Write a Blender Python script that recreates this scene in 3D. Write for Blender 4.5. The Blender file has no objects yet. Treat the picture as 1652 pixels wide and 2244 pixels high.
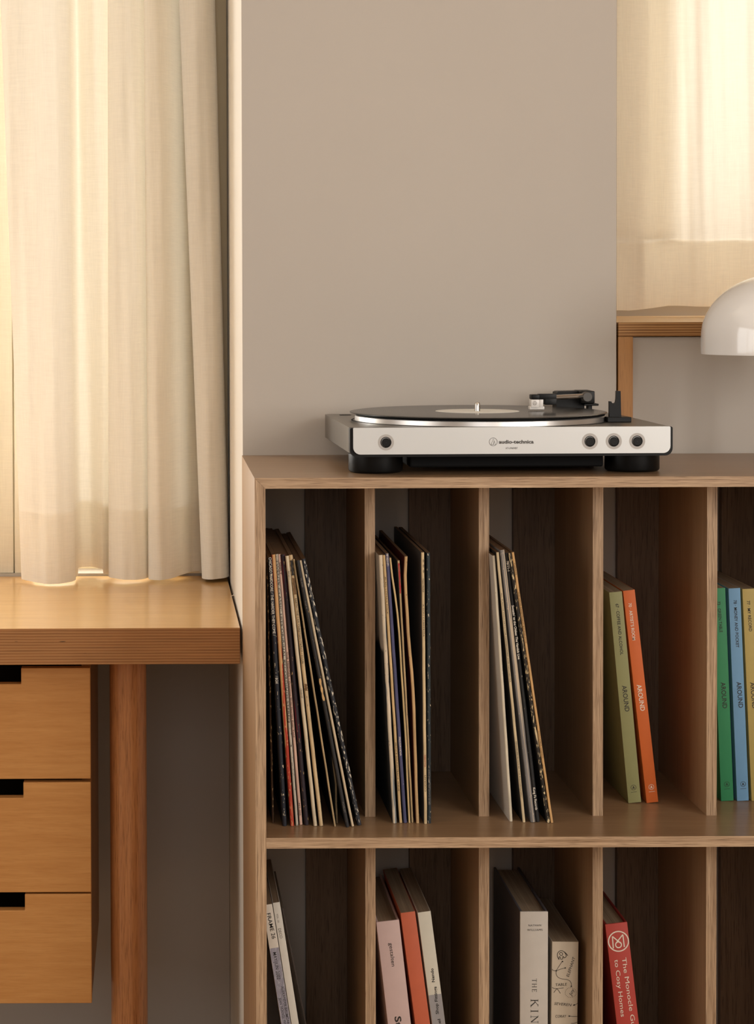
import bpy, bmesh, math, random
from mathutils import Vector, Matrix

S = bpy.context.scene
COL = S.collection
R = math.radians

# ------------------------------------------------------------------ camera
F, IW, IH = 4800.0, 1652.0, 2244.0
CAM = Vector((0.0, 0.0, 1.165))
PITCH, ROLL = R(1.5), 0.0042
VPX, VPY = 340.0, 655.0
MR = (Matrix.Rotation(R(90) - PITCH, 3, 'X') @ Matrix.Rotation(-ROLL, 3, 'Z'))
_d = MR.transposed() @ Vector((0, 1, 0))
PPX = VPX - F * _d.x / -_d.z
PPY = VPY + F * _d.y / -_d.z
cam_data = bpy.data.cameras.new('camera')
cam = bpy.data.objects.new('camera', cam_data)
COL.objects.link(cam)
cam.location = CAM
cam.rotation_euler = MR.to_euler()
cam_data.sensor_width = 36.0
cam_data.lens = F / IH * 36.0
cam_data.shift_x = (IW / 2 - PPX) / IH
cam_data.shift_y = (PPY - IH / 2) / IH
cam_data.clip_start = 0.02
S.camera = cam

# ------------------------------------------------------------------ view, world, daylight
S.view_settings.view_transform = 'Standard'
S.view_settings.look = 'None'
S.view_settings.gamma = 1.0
S.view_settings.use_curve_mapping = False
S.view_settings.exposure = 0.28

world = bpy.data.worlds.new('world')
S.world = world
world.use_nodes = True
bg = world.node_tree.nodes['Background']
bg.inputs[0].default_value = (1.0, 0.97, 0.93, 1)
bg.inputs[1].default_value = 0.9


def area(name, loc, rot, sx, sy, energy, col):
    l = bpy.data.lights.new(name, 'AREA')
    l.shape = 'RECTANGLE'
    l.size, l.size_y = sx, sy
    l.energy = energy
    l.color = col
    o = bpy.data.objects.new(name, l)
    COL.objects.link(o)
    o.location = loc
    o.rotation_euler = rot
    return o


# daylight arriving at each window opening of the room; the last is added frontal fill
area('daylight_desk_window', (-0.62, 3.80, 1.58), (R(-90), 0, 0), 1.5, 1.7, 60, (1.0, 0.96, 0.90))
area('daylight_ledge_window', (1.50, 4.20, 1.75), (R(-90), 0, 0), 1.6, 1.7, 25, (1.0, 0.97, 0.92))
area('daylight_left_window', (-2.95, 1.1, 1.55), (0, R(-90), 0), 1.6, 2.2, 20, (1.0, 0.97, 0.93))
area('daylight_right_window', (2.75, -0.08, 1.65), (0, R(90), 0), 1.5, 1.34, 60, (1.0, 0.97, 0.93))
area('daylight_rear_window', (1.97, -1.12, 1.70), (R(90), 0, 0), 0.95, 1.5, 34, (1.0, 0.97, 0.93))
area('fill_rear_small', (-0.05, -1.12, 1.65), (R(90), 0, 0), 1.1, 1.3, 7, (0.98, 0.98, 1.0))  # added weak fill from behind the camera for compartments and under the desk


# ------------------------------------------------------------------ helpers
def ray(px, py):
    return MR @ Vector(((px - PPX) / F, -(py - PPY) / F, -1.0))


def U(px, py, y):
    d = ray(px, py)
    return CAM + d * ((y - CAM.y) / d.y)


def UZ(px, py, z):
    d = ray(px, py)
    return CAM + d * ((z - CAM.z) / d.z)


def lin(c):
    return tuple(((v / 255.0) / 12.92 if v / 255.0 <= 0.04045 else ((v / 255.0 + 0.055) / 1.055) ** 2.4) for v in c)


def tag(o, label, cat, group=None):
    o['label'] = label
    o['category'] = cat
    if group:
        o['group'] = group
    return o


def struct(o):
    o['kind'] = 'structure'
    return o


def empty(name, loc, rot=(0, 0, 0), parent=None):
    o = bpy.data.objects.new(name, None)
    o.empty_display_size = 0.02
    COL.objects.link(o)
    o.location = loc
    o.rotation_euler = rot
    if parent:
        o.parent = parent
    return o


class MB:
    """collects geometry for one mesh object"""
    def __init__(self):
        self.v, self.f, self.m = [], [], []

    def add(self, vs, fs, mi=0):
        b = len(self.v)
        self.v += [tuple(p) for p in vs]
        for f in fs:
            self.f.append(tuple(b + i for i in f))
            self.m.append(mi)
        return self

    def box(self, x0, x1, y0, y1, z0, z1, mi=0, bev=0.0):
        if bev > 0:
            bm = bmesh.new()
            bmesh.ops.create_cube(bm, size=1)
            for v in bm.verts:
                v.co = Vector(((x0 + x1) / 2 + v.co.x * (x1 - x0), (y0 + y1) / 2 + v.co.y * (y1 - y0),
                               (z0 + z1) / 2 + v.co.z * (z1 - z0)))
            bmesh.ops.bevel(bm, geom=bm.edges[:], offset=bev, segments=2, profile=0.5, affect='EDGES')
            bm.verts.index_update()
            vs = [tuple(v.co) for v in bm.verts]
            fs = [tuple(v.index for v in f.verts) for f in bm.faces]
            bm.free()
            return self.add(vs, fs, mi)
        vs = [(x0, y0, z0), (x1, y0, z0), (x1, y1, z0), (x0, y1, z0), (x0, y0, z1), (x1, y0, z1), (x1, y1, z1), (x0, y1, z1)]
        return self.add(vs, [(0, 3, 2, 1), (4, 5, 6, 7), (0, 1, 5, 4), (1, 2, 6, 5), (2, 3, 7, 6), (3, 0, 4, 7)], mi)

    def prism(self, pts, y0, y1, mi=0):
        """polygon given as (x, z), extruded along y"""
        n = len(pts)
        vs = [(p[0], y0, p[1]) for p in pts] + [(p[0], y1, p[1]) for p in pts]
        fs = [tuple(range(n)), tuple(range(2 * n - 1, n - 1, -1))]
        fs += [(i, i + n, (i + 1) % n + n, (i + 1) % n) for i in range(n)]
        return self.add(vs, fs, mi)

    def prismz(self, pts, z0, z1, mi=0):
        n = len(pts)
        vs = [(p[0], p[1], z0) for p in pts] + [(p[0], p[1], z1) for p in pts]
        fs = [tuple(range(n - 1, -1, -1)), tuple(range(n, 2 * n))]
        fs += [(i, (i + 1) % n, (i + 1) % n + n, i + n) for i in range(n)]
        return self.add(vs, fs, mi)

    def lathe(self, prof, c=(0, 0, 0), seg=48, mi=0, axis='Z'):
        vs, fs = [], []
        n = len(prof)
        for k in range(seg):
            a = 2 * math.pi * k / seg
            for r, h in prof:
                if axis == 'Z':
                    vs.append((c[0] + r * math.cos(a), c[1] + r * math.sin(a), c[2] + h))
                else:
                    vs.append((c[0] + r * math.cos(a), c[1] + h, c[2] + r * math.sin(a)))
        for k in range(seg):
            k2 = (k + 1) % seg
            for i in range(n - 1):
                a, b, d, e = k * n + i, k2 * n + i, k2 * n + i + 1, k * n + i + 1
                fs.append((a, b, d, e) if axis == 'Z' else (a, e, d, b))
        return self.add(vs, fs, mi)

    def tube(self, path, r, seg=10, mi=0):
        path = [Vector(p) for p in path]
        rs = r if isinstance(r, (list, tuple)) else [r] * len(path)
        vs, fs = [], []
        up = Vector((0, 0, 1))
        for i, p in enumerate(path):
            t = (path[min(i + 1, len(path) - 1)] - path[max(i - 1, 0)]).normalized()
            a = t.cross(up)
            if a.length < 1e-4:
                a = t.cross(Vector((0, 1, 0)))
            a.normalize()
            b = a.cross(t)
            for k in range(seg):
                an = 2 * math.pi * k / seg
                vs.append(p + (a * math.cos(an) + b * math.sin(an)) * rs[i])
        for i in range(len(path) - 1):
            for k in range(seg):
                k2 = (k + 1) % seg
                fs.append((i * seg + k, i * seg + k2, (i + 1) * seg + k2, (i + 1) * seg + k))
        fs.append(tuple(range(seg)))
        fs.append(tuple((len(path) - 1) * seg + k for k in range(seg - 1, -1, -1)))
        return self.add(vs, fs, mi)

    def build(self, name, mats, parent=None, org=(0, 0, 0), smooth=None, wn=False):
        me = bpy.data.meshes.new(name)
        o3 = Vector(org)
        me.from_pydata([tuple(Vector(v) - o3) for v in self.v], [], self.f)
        if not isinstance(mats, (list, tuple)):
            mats = [mats]
        for m in mats:
            me.materials.append(m)
        me.polygons.foreach_set('material_index', self.m)
        bm = bmesh.new()
        bm.from_mesh(me)
        bmesh.ops.recalc_face_normals(bm, faces=bm.faces[:])
        bm.to_mesh(me)
        bm.free()
        if smooth:
            me.polygons.foreach_set('use_smooth', [True] * len(me.polygons))
            me.set_sharp_from_angle(angle=R(smooth))
        me.update()
        o = bpy.data.objects.new(name, me)
        COL.objects.link(o)
        if parent:
            o.parent = parent
        elif o3.length > 0:
            o.location = o3
        return o


# ------------------------------------------------------------------ materials
MATS = {}


def newmat(name):
    m = bpy.data.materials.new(name)
    m.use_nodes = True
    nt = m.node_tree
    b = nt.nodes['Principled BSDF']
    return m, nt, b


def plain(name, col, rough=0.6, metal=0.0, spec=0.4, coat=0.0, bump=0.0, bscale=300.0, var=0.0, vscale=8.0, emit=None):
    if name in MATS:
        return MATS[name]
    m, nt, b = newmat(name)
    c = lin(col)
    b.inputs['Base Color'].default_value = (*c, 1)
    b.inputs['Roughness'].default_value = rough
    b.inputs['Metallic'].default_value = metal
    b.inputs['Specular IOR Level'].default_value = spec
    if coat:
        b.inputs['Coat Weight'].default_value = coat
        b.inputs['Coat Roughness'].default_value = 0.06
    tc = nt.nodes.new('ShaderNodeTexCoord')
    n = nt.nodes.new('ShaderNodeTexNoise')
    n.inputs['Scale'].default_value = vscale
    n.inputs['Detail'].default_value = 5
    nt.links.new(tc.outputs['Object'], n.inputs['Vector'])
    rp = nt.nodes.new('ShaderNodeValToRGB')
    k = var if var else 0.015
    rp.color_ramp.elements[0].position, rp.color_ramp.elements[1].position = 0.3, 0.7
    rp.color_ramp.elements[0].color = (*[v * (1 - k) for v in c], 1)
    rp.color_ramp.elements[1].color = (*[min(1, v * (1 + k)) for v in c], 1)
    nt.links.new(n.outputs['Fac'], rp.inputs['Fac'])
    nt.links.new(rp.outputs['Color'], b.inputs['Base Color'])
    if bump:
        n2 = nt.nodes.new('ShaderNodeTexNoise')
        n2.inputs['Scale'].default_value = bscale
        n2.inputs['Detail'].default_value = 3
        nt.links.new(tc.outputs['Object'], n2.inputs['Vector'])
        bp = nt.nodes.new('ShaderNodeBump')
        bp.inputs['Strength'].default_value = bump
        bp.inputs['Distance'].default_value = 0.001
        nt.links.new(n2.outputs['Fac'], bp.inputs['Height'])
        nt.links.new(bp.outputs['Normal'], b.inputs['Normal'])
    MATS[name] = m
    return m


def wood(name, c1, c2, cp, axis='X', along=14.0, across=260.0, rough=0.45, pore=0.72, coat=0.0, wob=0.0, spec=0.35, big=0.5):
    """grain along axis; c1/c2 ring tones, cp the pores"""
    if name in MATS:
        return MATS[name]
    m, nt, b = newmat(name)
    L = nt.links.new
    tc = nt.nodes.new('ShaderNodeTexCoord')
    oi = nt.nodes.new('ShaderNodeObjectInfo')
    ml = nt.nodes.new('ShaderNodeMath')
    ml.operation = 'MULTIPLY'
    ml.inputs[1].default_value = 7.0
    L(oi.outputs['Random'], ml.inputs[0])
    ad = nt.nodes.new('ShaderNodeVectorMath')
    ad.operation = 'ADD'
    L(tc.outputs['Object'], ad.inputs[0])
    L(ml.outputs[0], ad.inputs[1])

    def mapped(sa, sc):
        mp = nt.nodes.new('ShaderNodeMapping')
        s = [sc, sc, sc]
        s['XYZ'.index(axis)] = sa
        mp.inputs['Scale'].default_value = s
        L(ad.outputs[0], mp.inputs['Vector'])
        return mp

    def noise(mp, detail, rgh=0.6, dist=0.0):
        n = nt.nodes.new('ShaderNodeTexNoise')
        n.inputs['Scale'].default_value = 1.0
        n.inputs['Detail'].default_value = detail
        n.inputs['Roughness'].default_value = rgh
        n.inputs['Distortion'].default_value = dist
        L(mp.outputs[0], n.inputs['Vector'])
        return n
    n1 = noise(mapped(along * 0.25, across * 0.22), 4, 0.6, wob)
    n2 = noise(mapped(along, across), 3)
    n3 = noise(mapped(along * 3.2, across * 4.2), 2)
    r1 = nt.nodes.new('ShaderNodeValToRGB')
    r1.color_ramp.elements[0].position, r1.color_ramp.elements[1].position = 0.34, 0.66
    r1.color_ramp.elements[0].color = (*lin(c1), 1)
    r1.color_ramp.elements[1].color = (*lin(c2), 1)
    mxf = nt.nodes.new('ShaderNodeMix')
    mxf.data_type = 'FLOAT'
    mxf.inputs[0].default_value = big
    L(n2.outputs['Fac'], mxf.inputs[2])
    L(n1.outputs['Fac'], mxf.inputs[3])
    L(mxf.outputs[0], r1.inputs['Fac'])
    r2 = nt.nodes.new('ShaderNodeValToRGB')
    r2.color_ramp.elements[0].position, r2.color_ramp.elements[1].position = 0.36, 0.46
    r2.color_ramp.elements[0].color = (pore, pore, pore, 1)
    r2.color_ramp.elements[1].color = (0, 0, 0, 1)
    L(n3.outputs['Fac'], r2.inputs['Fac'])
    mx = nt.nodes.new('ShaderNodeMix')
    mx.data_type = 'RGBA'
    L(r2.outputs['Color'], mx.inputs[0])
    L(r1.outputs['Color'], mx.inputs[6])
    mx.inputs[7].default_value = (*lin(cp), 1)
    L(mx.outputs[2], b.inputs['Base Color'])
    b.inputs['Roughness'].default_value = rough
    b.inputs['Specular IOR Level'].default_value = spec
    if coat:
        b.inputs['Coat Weight'].default_value = coat
        b.inputs['Coat Roughness'].default_value = 0.12
    bp = nt.nodes.new('ShaderNodeBump')
    bp.inputs['Strength'].default_value = 0.12
    bp.inputs['Distance'].default_value = 0.0006
    L(n3.outputs['Fac'], bp.inputs['Height'])
    L(bp.outputs['Normal'], b.inputs['Normal'])
    MATS[name] = m
    return m


def plyedge(name, dark, light, knot, period, rough=0.55):
    """edge of plywood: thin layers stacked along z"""
    m, nt, b = newmat(name)
    L = nt.links.new
    tc = nt.nodes.new('ShaderNodeTexCoord')
    w = nt.nodes.new('ShaderNodeTexWave')
    w.wave_type = 'BANDS'
    w.bands_direction = 'Z'
    w.inputs['Scale'].default_value = 2 * math.pi / (20 * period)
    w.inputs['Distortion'].default_value = 0.7
    w.inputs['Detail'].default_value = 2
    w.inputs['Detail Scale'].default_value = 0.3
    L(tc.outputs['Object'], w.inputs['Vector'])
    mp = nt.nodes.new('ShaderNodeMapping')
    mp.inputs['Scale'].default_value = (9, 9, 420)
    L(tc.outputs['Object'], mp.inputs['Vector'])
    n = nt.nodes.new('ShaderNodeTexNoise')
    n.inputs['Scale'].default_value = 1
    n.inputs['Detail'].default_value = 4
    L(mp.outputs[0], n.inputs['Vector'])
    r = nt.nodes.new('ShaderNodeValToRGB')
    r.color_ramp.elements[0].position, r.color_ramp.elements[1].position = 0.80, 0.97
    r.color_ramp.elements[0].color = (0, 0, 0, 1)
    r.color_ramp.elements[1].color = (1, 1, 1, 1)
    L(w.outputs['Fac'], r.inputs['Fac'])
    r1 = nt.nodes.new('ShaderNodeValToRGB')
    r1.color_ramp.elements[0].position, r1.color_ramp.elements[1].position = 0.3, 0.7
    r1.color_ramp.elements[0].color = (*[v * 0.8 for v in lin(dark)], 1)
    r1.color_ramp.elements[1].color = (*[v * 1.2 for v in lin(dark)], 1)
    L(n.outputs['Fac'], r1.inputs['Fac'])
    mx = nt.nodes.new('ShaderNodeMix')
    mx.data_type = 'RGBA'
    L(r.outputs['Color'], mx.inputs[0])
    L(r1.outputs['Color'], mx.inputs[6])
    mx.inputs[7].default_value = (*lin(light), 1)
    # small dark voids in the layers
    mp2 = nt.nodes.new('ShaderNodeMapping')
    mp2.inputs['Scale'].default_value = (38, 38, 330)
    L(tc.outputs['Object'], mp2.inputs['Vector'])
    n2 = nt.nodes.new('ShaderNodeTexNoise')
    n2.inputs['Scale'].default_value = 1
    n2.inputs['Detail'].default_value = 1
    L(mp2.outputs[0], n2.inputs['Vector'])
    r2 = nt.nodes.new('ShaderNodeValToRGB')
    r2.color_ramp.elements[0].position, r2.color_ramp.elements[1].position = 0.765, 0.80
    r2.color_ramp.elements[0].color = (0, 0, 0, 1)
    r2.color_ramp.elements[1].color = (0.9, 0.9, 0.9, 1)
    L(n2.outputs['Fac'], r2.inputs['Fac'])
    mx2 = nt.nodes.new('ShaderNodeMix')
    mx2.data_type = 'RGBA'
    L(r2.outputs['Color'], mx2.inputs[0])
    L(mx.outputs[2], mx2.inputs[6])
    mx2.inputs[7].default_value = (*lin(knot), 1)
    L(mx2.outputs[2], b.inputs['Base Color'])
    b.inputs['Roughness'].default_value = rough
    b.inputs['Specular IOR Level'].default_value = 0.3
    return m


def sleevemat(name, base, wear, amt, seed=0.0, second=None, sec_thr=0.5, sec_scale=(60, 60, 14), rough=0.6):
    """printed card spine: base print, an optional second printed colour, and rubbed wear showing the board"""
    m, nt, b = newmat(name)
    L = nt.links.new
    tc = nt.nodes.new('ShaderNodeTexCoord')

    def noise(sc, det=4, off=0.0):
        mp = nt.nodes.new('ShaderNodeMapping')
        mp.inputs['Scale'].default_value = sc
        mp.inputs['Location'].default_value = (seed * 3.1 + off, seed * 1.7, seed * 5.3 + off)
        L(tc.outputs['Object'], mp.inputs['Vector'])
        n = nt.nodes.new('ShaderNodeTexNoise')
        n.inputs['Scale'].default_value = 1
        n.inputs['Detail'].default_value = det
        L(mp.outputs[0], n.inputs['Vector'])
        return n

    def step(n, a, w=0.03):
        r = nt.nodes.new('ShaderNodeValToRGB')
        r.color_ramp.elements[0].position = max(0, a)
        r.color_ramp.elements[1].position = min(1, a + w)
        r.color_ramp.elements[0].color = (0, 0, 0, 1)
        r.color_ramp.elements[1].color = (1, 1, 1, 1)
        L(n.outputs['Fac'], r.inputs['Fac'])
        return r
    col = None
    v = noise((90, 90, 30), 5)
    rr = nt.nodes.new('ShaderNodeValToRGB')
    c = lin(base)
    rr.color_ramp.elements[0].position, rr.color_ramp.elements[1].position = 0.3, 0.7
    rr.color_ramp.elements[0].color = (*[x * 0.82 for x in c], 1)
    rr.color_ramp.elements[1].color = (*[min(1, x * 1.15) for x in c], 1)
    L(v.outputs['Fac'], rr.inputs['Fac'])
    col = rr.outputs['Color']
    if second:
        mx = nt.nodes.new('ShaderNodeMix')
        mx.data_type = 'RGBA'
        L(step(noise(sec_scale, 3, 9.0), sec_thr).outputs['Color'], mx.inputs[0])
        L(col, mx.inputs[6])
        mx.inputs[7].default_value = (*lin(second), 1)
        col = mx.outputs[2]
    if amt > 0:
        mx = nt.nodes.new('ShaderNodeMix')
        mx.data_type = 'RGBA'
        L(step(noise((620, 200, 170), 6, 4.0), 0.72 - amt * 0.25, 0.04).outputs['Color'], mx.inputs[0])
        L(col, mx.inputs[6])
        mx.inputs[7].default_value = (*lin(wear), 1)
        col = mx.outputs[2]
    L(col, b.inputs['Base Color'])
    b.inputs['Roughness'].default_value = rough
    b.inputs['Specular IOR Level'].default_value = 0.3
    return m


def linen(name, col, trans, tcol):
    """woven linen: lets light through, with thicker yarns here and there"""
    m = bpy.data.materials.new(name)
    m.use_nodes = True
    nt = m.node_tree
    nt.nodes.clear()
    L = nt.links.new
    out = nt.nodes.new('ShaderNodeOutputMaterial')
    tc = nt.nodes.new('ShaderNodeTexCoord')

    def noise(sc, det=3):
        mp = nt.nodes.new('ShaderNodeMapping')
        mp.inputs['Scale'].default_value = sc
        L(tc.outputs['Object'], mp.inputs['Vector'])
        n = nt.nodes.new('ShaderNodeTexNoise')
        n.inputs['Scale'].default_value = 1
        n.inputs['Detail'].default_value = det
        L(mp.outputs[0], n.inputs['Vector'])
        return n
    a = noise((38, 38, 900))
    bb = noise((900, 900, 26))
    mn = nt.nodes.new('ShaderNodeMath')
    mn.operation = 'ADD'
    L(a.outputs['Fac'], mn.inputs[0])
    L(bb.outputs['Fac'], mn.inputs[1])
    r = nt.nodes.new('ShaderNodeMapRange')
    r.inputs['From Min'].default_value = 0.7
    r.inputs['From Max'].default_value = 1.3
    r.inputs['To Min'].default_value = 0.92
    r.inputs['To Max'].default_value = 1.0
    L(mn.outputs[0], r.inputs['Value'])

    def tint(c):
        mx = nt.nodes.new('ShaderNodeVectorMath')
        mx.operation = 'SCALE'
        mx.inputs[0].default_value = lin(c)
        L(r.outputs['Result'], mx.inputs['Scale'])
        return mx.outputs[0]
    df = nt.nodes.new('ShaderNodeBsdfDiffuse')
    df.inputs['Roughness'].default_value = 0.6
    L(tint(col), df.inputs['Color'])
    tl = nt.nodes.new('ShaderNodeBsdfTranslucent')
    L(tint(tcol), tl.inputs['Color'])
    bp = nt.nodes.new('ShaderNodeBump')
    bp.inputs['Strength'].default_value = 0.25
    bp.inputs['Distance'].default_value = 0.0006
    L(mn.outputs[0], bp.inputs['Height'])
    L(bp.outputs['Normal'], df.inputs['Normal'])
    ms = nt.nodes.new('ShaderNodeMixShader')
    ms.inputs[0].default_value = trans
    L(df.outputs[0], ms.inputs[1])
    L(tl.outputs[0], ms.inputs[2])
    L(ms.outputs[0], out.inputs['Surface'])
    return m


def glassmat(name, tint=(0.97, 0.98, 0.98)):
    m = bpy.data.materials.new(name)
    m.use_nodes = True
    nt = m.node_tree
    nt.nodes.clear()
    out = nt.nodes.new('ShaderNodeOutputMaterial')
    t = nt.nodes.new('ShaderNodeBsdfTransparent')
    t.inputs[0].default_value = (*tint, 1)
    g = nt.nodes.new('ShaderNodeBsdfGlossy')
    g.inputs['Roughness'].default_value = 0.02
    ms = nt.nodes.new('ShaderNodeMixShader')
    ms.inputs[0].default_value = 0.06
    nt.links.new(t.outputs[0], ms.inputs[1])
    nt.links.new(g.outputs[0], ms.inputs[2])
    nt.links.new(ms.outputs[0], out.inputs['Surface'])
    return m


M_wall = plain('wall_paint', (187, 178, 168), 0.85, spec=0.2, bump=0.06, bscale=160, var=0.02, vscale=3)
M_reveal_lit = plain('reveal_lit_paint', (226, 219, 208), 0.8, spec=0.2)
M_room = plain('room_paint', (158, 142, 124), 0.9, spec=0.1)
M_ceil = plain('ceiling_paint', (220, 212, 200), 0.9, spec=0.1)
M_floor = wood('floor_boards', (176, 150, 120), (198, 172, 140), (140, 112, 84), 'Y', 4, 60, 0.45)
OAK1, OAK2, OAKP = (140, 112, 85), (190, 161, 130), (92, 67, 47)
M_oakx = wood('oak_grain_across', OAK1, OAK2, OAKP, 'X', 9, 420, 0.42, big=0.3)
M_oakz = wood('oak_grain_upright', OAK1, OAK2, OAKP, 'Z', 9, 420, 0.42, big=0.3)
M_oaktop = wood('oak_veneer_top', (134, 105, 77), (150, 120, 90), (114, 86, 62), 'X', 7, 160, 0.30, pore=0.4)
M_oakside = wood('oak_veneer_side', (160, 126, 92), (176, 142, 107), (140, 106, 76), 'Z', 7, 160, 0.42, pore=0.35)
M_oakback_shade = wood('oak_back_shaded', (94, 72, 54), (116, 91, 69), (70, 50, 36), 'Z', 10, 200, 0.5)  # shade at the back of the compartments put into the board colour
M_birch = wood('birch_face', (205, 157, 96), (221, 176, 114), (188, 140, 82), 'X', 9, 70, 0.28, pore=0.08, coat=0.5, wob=1.2)
M_drawer = wood('birch_drawer', (186, 128, 68), (203, 148, 86), (164, 106, 52), 'X', 12, 170, 0.45, pore=0.2, wob=0.5)
M_drawer_in = plain('drawer_inside', (70, 45, 25), 0.8)
M_leg = wood('red_oak_leg', (164, 104, 60), (194, 134, 84), (112, 64, 32), 'Z', 10, 300, 0.33, pore=0.6, coat=0.5)
M_plyedge = plyedge('plywood_edge', (150, 102, 60), (184, 138, 90), (60, 38, 22), 0.0037)
M_plyedge2 = plyedge('ledge_plywood_edge', (140, 96, 52), (196, 152, 100), (90, 58, 30), 0.0034)
M_ledge = wood('ledge_birch', (204, 160, 100), (220, 178, 118), (190, 144, 88), 'X', 9, 80, 0.35, pore=0.25)
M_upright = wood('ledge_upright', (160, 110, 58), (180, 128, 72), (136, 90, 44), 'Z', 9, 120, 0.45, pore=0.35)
M_cream = plain('cream_paint', (232, 218, 188), 0.5, spec=0.3)
M_glass = glassmat('window_glass')
M_white = plain('white_paint', (225, 216, 205), 0.5)

# ------------------------------------------------------------------ room shell
YW = 2.825                         # face of the wall pier behind the shelf
YN, YR = 3.36, 3.75                # window walls left and right of it
X0, X1, YB, ZC = -2.7, 2.5, -0.9, 2.6
XA = U(529, 500, YW).x             # left and right edge of the pier
XB = U(1352, 500, YW).x


def wall_with_hole(name, mat, plane, c0, c1, a0, a1, h0, h1, z0=0.0, z1=ZC):
    """wall slab between c0..c1 across, with one opening a0..a1 x h0..h1; plane = (axis, near, far)"""
    ax, n, f = plane
    mb = MB()
    for (p, q, s, t) in ((c0, a0, z0, z1), (a1, c1, z0, z1), (a0, a1, z0, h0), (a0, a1, h1, z1)):
        if q - p < 1e-4 or t - s < 1e-4:
            continue
        if ax == 'y':
            mb.box(p, q, n, f, s, t)
        else:
            mb.box(n, f, p, q, s, t)
    return struct(mb.build(name, mat))


struct(MB().box(X0, X1, YB, YR + 0.2, -0.05, 0.0).build('floor', M_floor))
struct(MB().box(X0 - 0.2, X1 + 0.2, YB - 0.2, YR + 0.6, ZC, ZC + 0.1).build('ceiling', M_ceil))
pier = struct(MB().box(XA, XB, YW, YR + 0.2, 0, ZC, bev=0.003).build('wall_front', [M_wall, M_reveal_lit], smooth=40))
for p in pier.data.polygons:             # left face lighter than the room wall: window light put into its paint
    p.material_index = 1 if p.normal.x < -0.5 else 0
wall_with_hole('wall_left', M_room, ('x', X0 - 0.2, X0), YB, YR + 0.2, 0.0, 2.2, 0.75, 2.35)
wall_with_hole('wall_right', M_room, ('x', X1, X1 + 0.2), YB, YR + 0.2, -0.75, 0.6, 0.9, 2.4)
bw = MB()
for (p, q, a, b_) in ((X0, -0.6, 0, ZC), (-0.6, 0.5, 0, 1.0), (-0.6, 0.5, 2.3, ZC), (0.5, 1.5, 0, ZC), (1.5, 2.45, 0, 0.95), (1.5, 2.45, 2.45, ZC), (2.45, X1, 0, ZC)):
    bw.box(p, q, YB - 0.2, YB, a, b_)
struct(bw.build('wall_back', M_room))
DZ = U(300, 1376, YW).z                  # desk height
WLX0, WLX1, WLZ0, WLZ1 = -1.40, XA - 0.085, DZ + 0.004, 2.42
wall_with_hole('wall_front_left', M_wall, ('y', YN, YN + 0.22), X0, XA - 0.0005, WLX0, WLX1, WLZ0, WLZ1)
LEDGE_Z = U(1450, 706, YW - 0.002).z
WRX0, WRX1, WRZ0, WRZ1 = U(1345, 300, YR).x, 2.3, LEDGE_Z + 0.04, 2.42
wall_with_hole('wall_front_right', M_wall, ('y', YR, YR + 0.2), XB + 0.0005, X1, WRX0, WRX1, WRZ0, WRZ1)

# left window: cream casement, partly closed by a thin cream shutter leaf
w1 = struct(empty('window_1', (WLX0, YN, WLZ0)))
org = w1.location
fr = MB()
fr.box(WLX0, WLX0 + 0.05, YN + 0.06, YN + 0.12, WLZ0, WLZ1)
fr.box(WLX1 - 0.05, WLX1, YN + 0.06, YN + 0.12, WLZ0, WLZ1)
fr.box(WLX0 + 0.05, WLX1 - 0.05, YN + 0.06, YN + 0.12, WLZ0, WLZ0 + 0.05)
fr.box(WLX0 + 0.05, WLX1 - 0.05, YN + 0.06, YN + 0.12, WLZ1 - 0.05, WLZ1)
fr.build('frame', M_cream, w1, org)
MB().box(WLX0 + 0.05, WLX1 - 0.05, YN + 0.085, YN + 0.091, WLZ0 + 0.05, WLZ1 - 0.05).build('pane', M_glass, w1, org)
M_shutter = linen('shutter_board', (236, 228, 212), 0.11, (240, 230, 208))
xs = U(31, 1100, YN + 0.012).x
MB().box(-0.34, xs - 0.0015, YN + 0.006, YN + 0.014, WLZ0 + 0.0005, WLZ1).build('shutter_leaf', M_shutter, w1, org)
MB().box(xs + 0.0012, xs + 0.03, YN + 0.004, YN + 0.016, WLZ0 + 0.0005, WLZ1).build('shutter_stile', M_shutter, w1, org)

MB().box(WLX1 + 0.0005, XA - 0.001, YN - 0.004, YN - 0.0002, WLZ0, WLZ1 + 0.1).build('lightening_strip', M_cream, w1, org)  # cream strip added to lighten the shadowed wall beside the curtain
MB().box(xs - 0.012, xs + 0.012, YN + 0.018, YN + 0.026, WLZ0 + 0.0005, WLZ1).build('leak_block', M_cream, w1, org)  # added strip behind the shutter gap, blocks leaking light so it reads dark
w2 = struct(empty('window_2', (WRX0, YR, WRZ0)))
org = w2.location
fr = MB()
fr.box(WRX0, WRX0 + 0.04, YR + 0.05, YR + 0.10, WRZ0, WRZ1)
fr.box(WRX1 - 0.04, WRX1, YR + 0.05, YR + 0.10, WRZ0, WRZ1)
fr.box(WRX0 + 0.04, WRX1 - 0.04, YR + 0.05, YR + 0.10, WRZ0, WRZ0 + 0.05)
fr.box(WRX0 + 0.04, WRX1 - 0.04, YR + 0.05, YR + 0.10, WRZ1 - 0.05, WRZ1)
fr.build('frame', M_white, w2, org)
MB().box(WRX0 + 0.04, WRX1 - 0.04, YR + 0.07, YR + 0.076, WRZ0 + 0.05, WRZ1 - 0.05).build('pane', M_glass, w2, org)

w3 = struct(empty('window_3', (X0, 0.0, 0.75)))
fr = MB()
for y in (0.0, 1.08, 2.15):
    fr.box(X0 - 0.12, X0 - 0.06, y, y + 0.05, 0.75, 2.35)
fr.box(X0 - 0.12, X0 - 0.06, 0, 2.2, 0.75, 0.80).box(X0 - 0.12, X0 - 0.06, 0, 2.2, 2.30, 2.35)
fr.build('frame', M_white, w3, w3.location)

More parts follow.
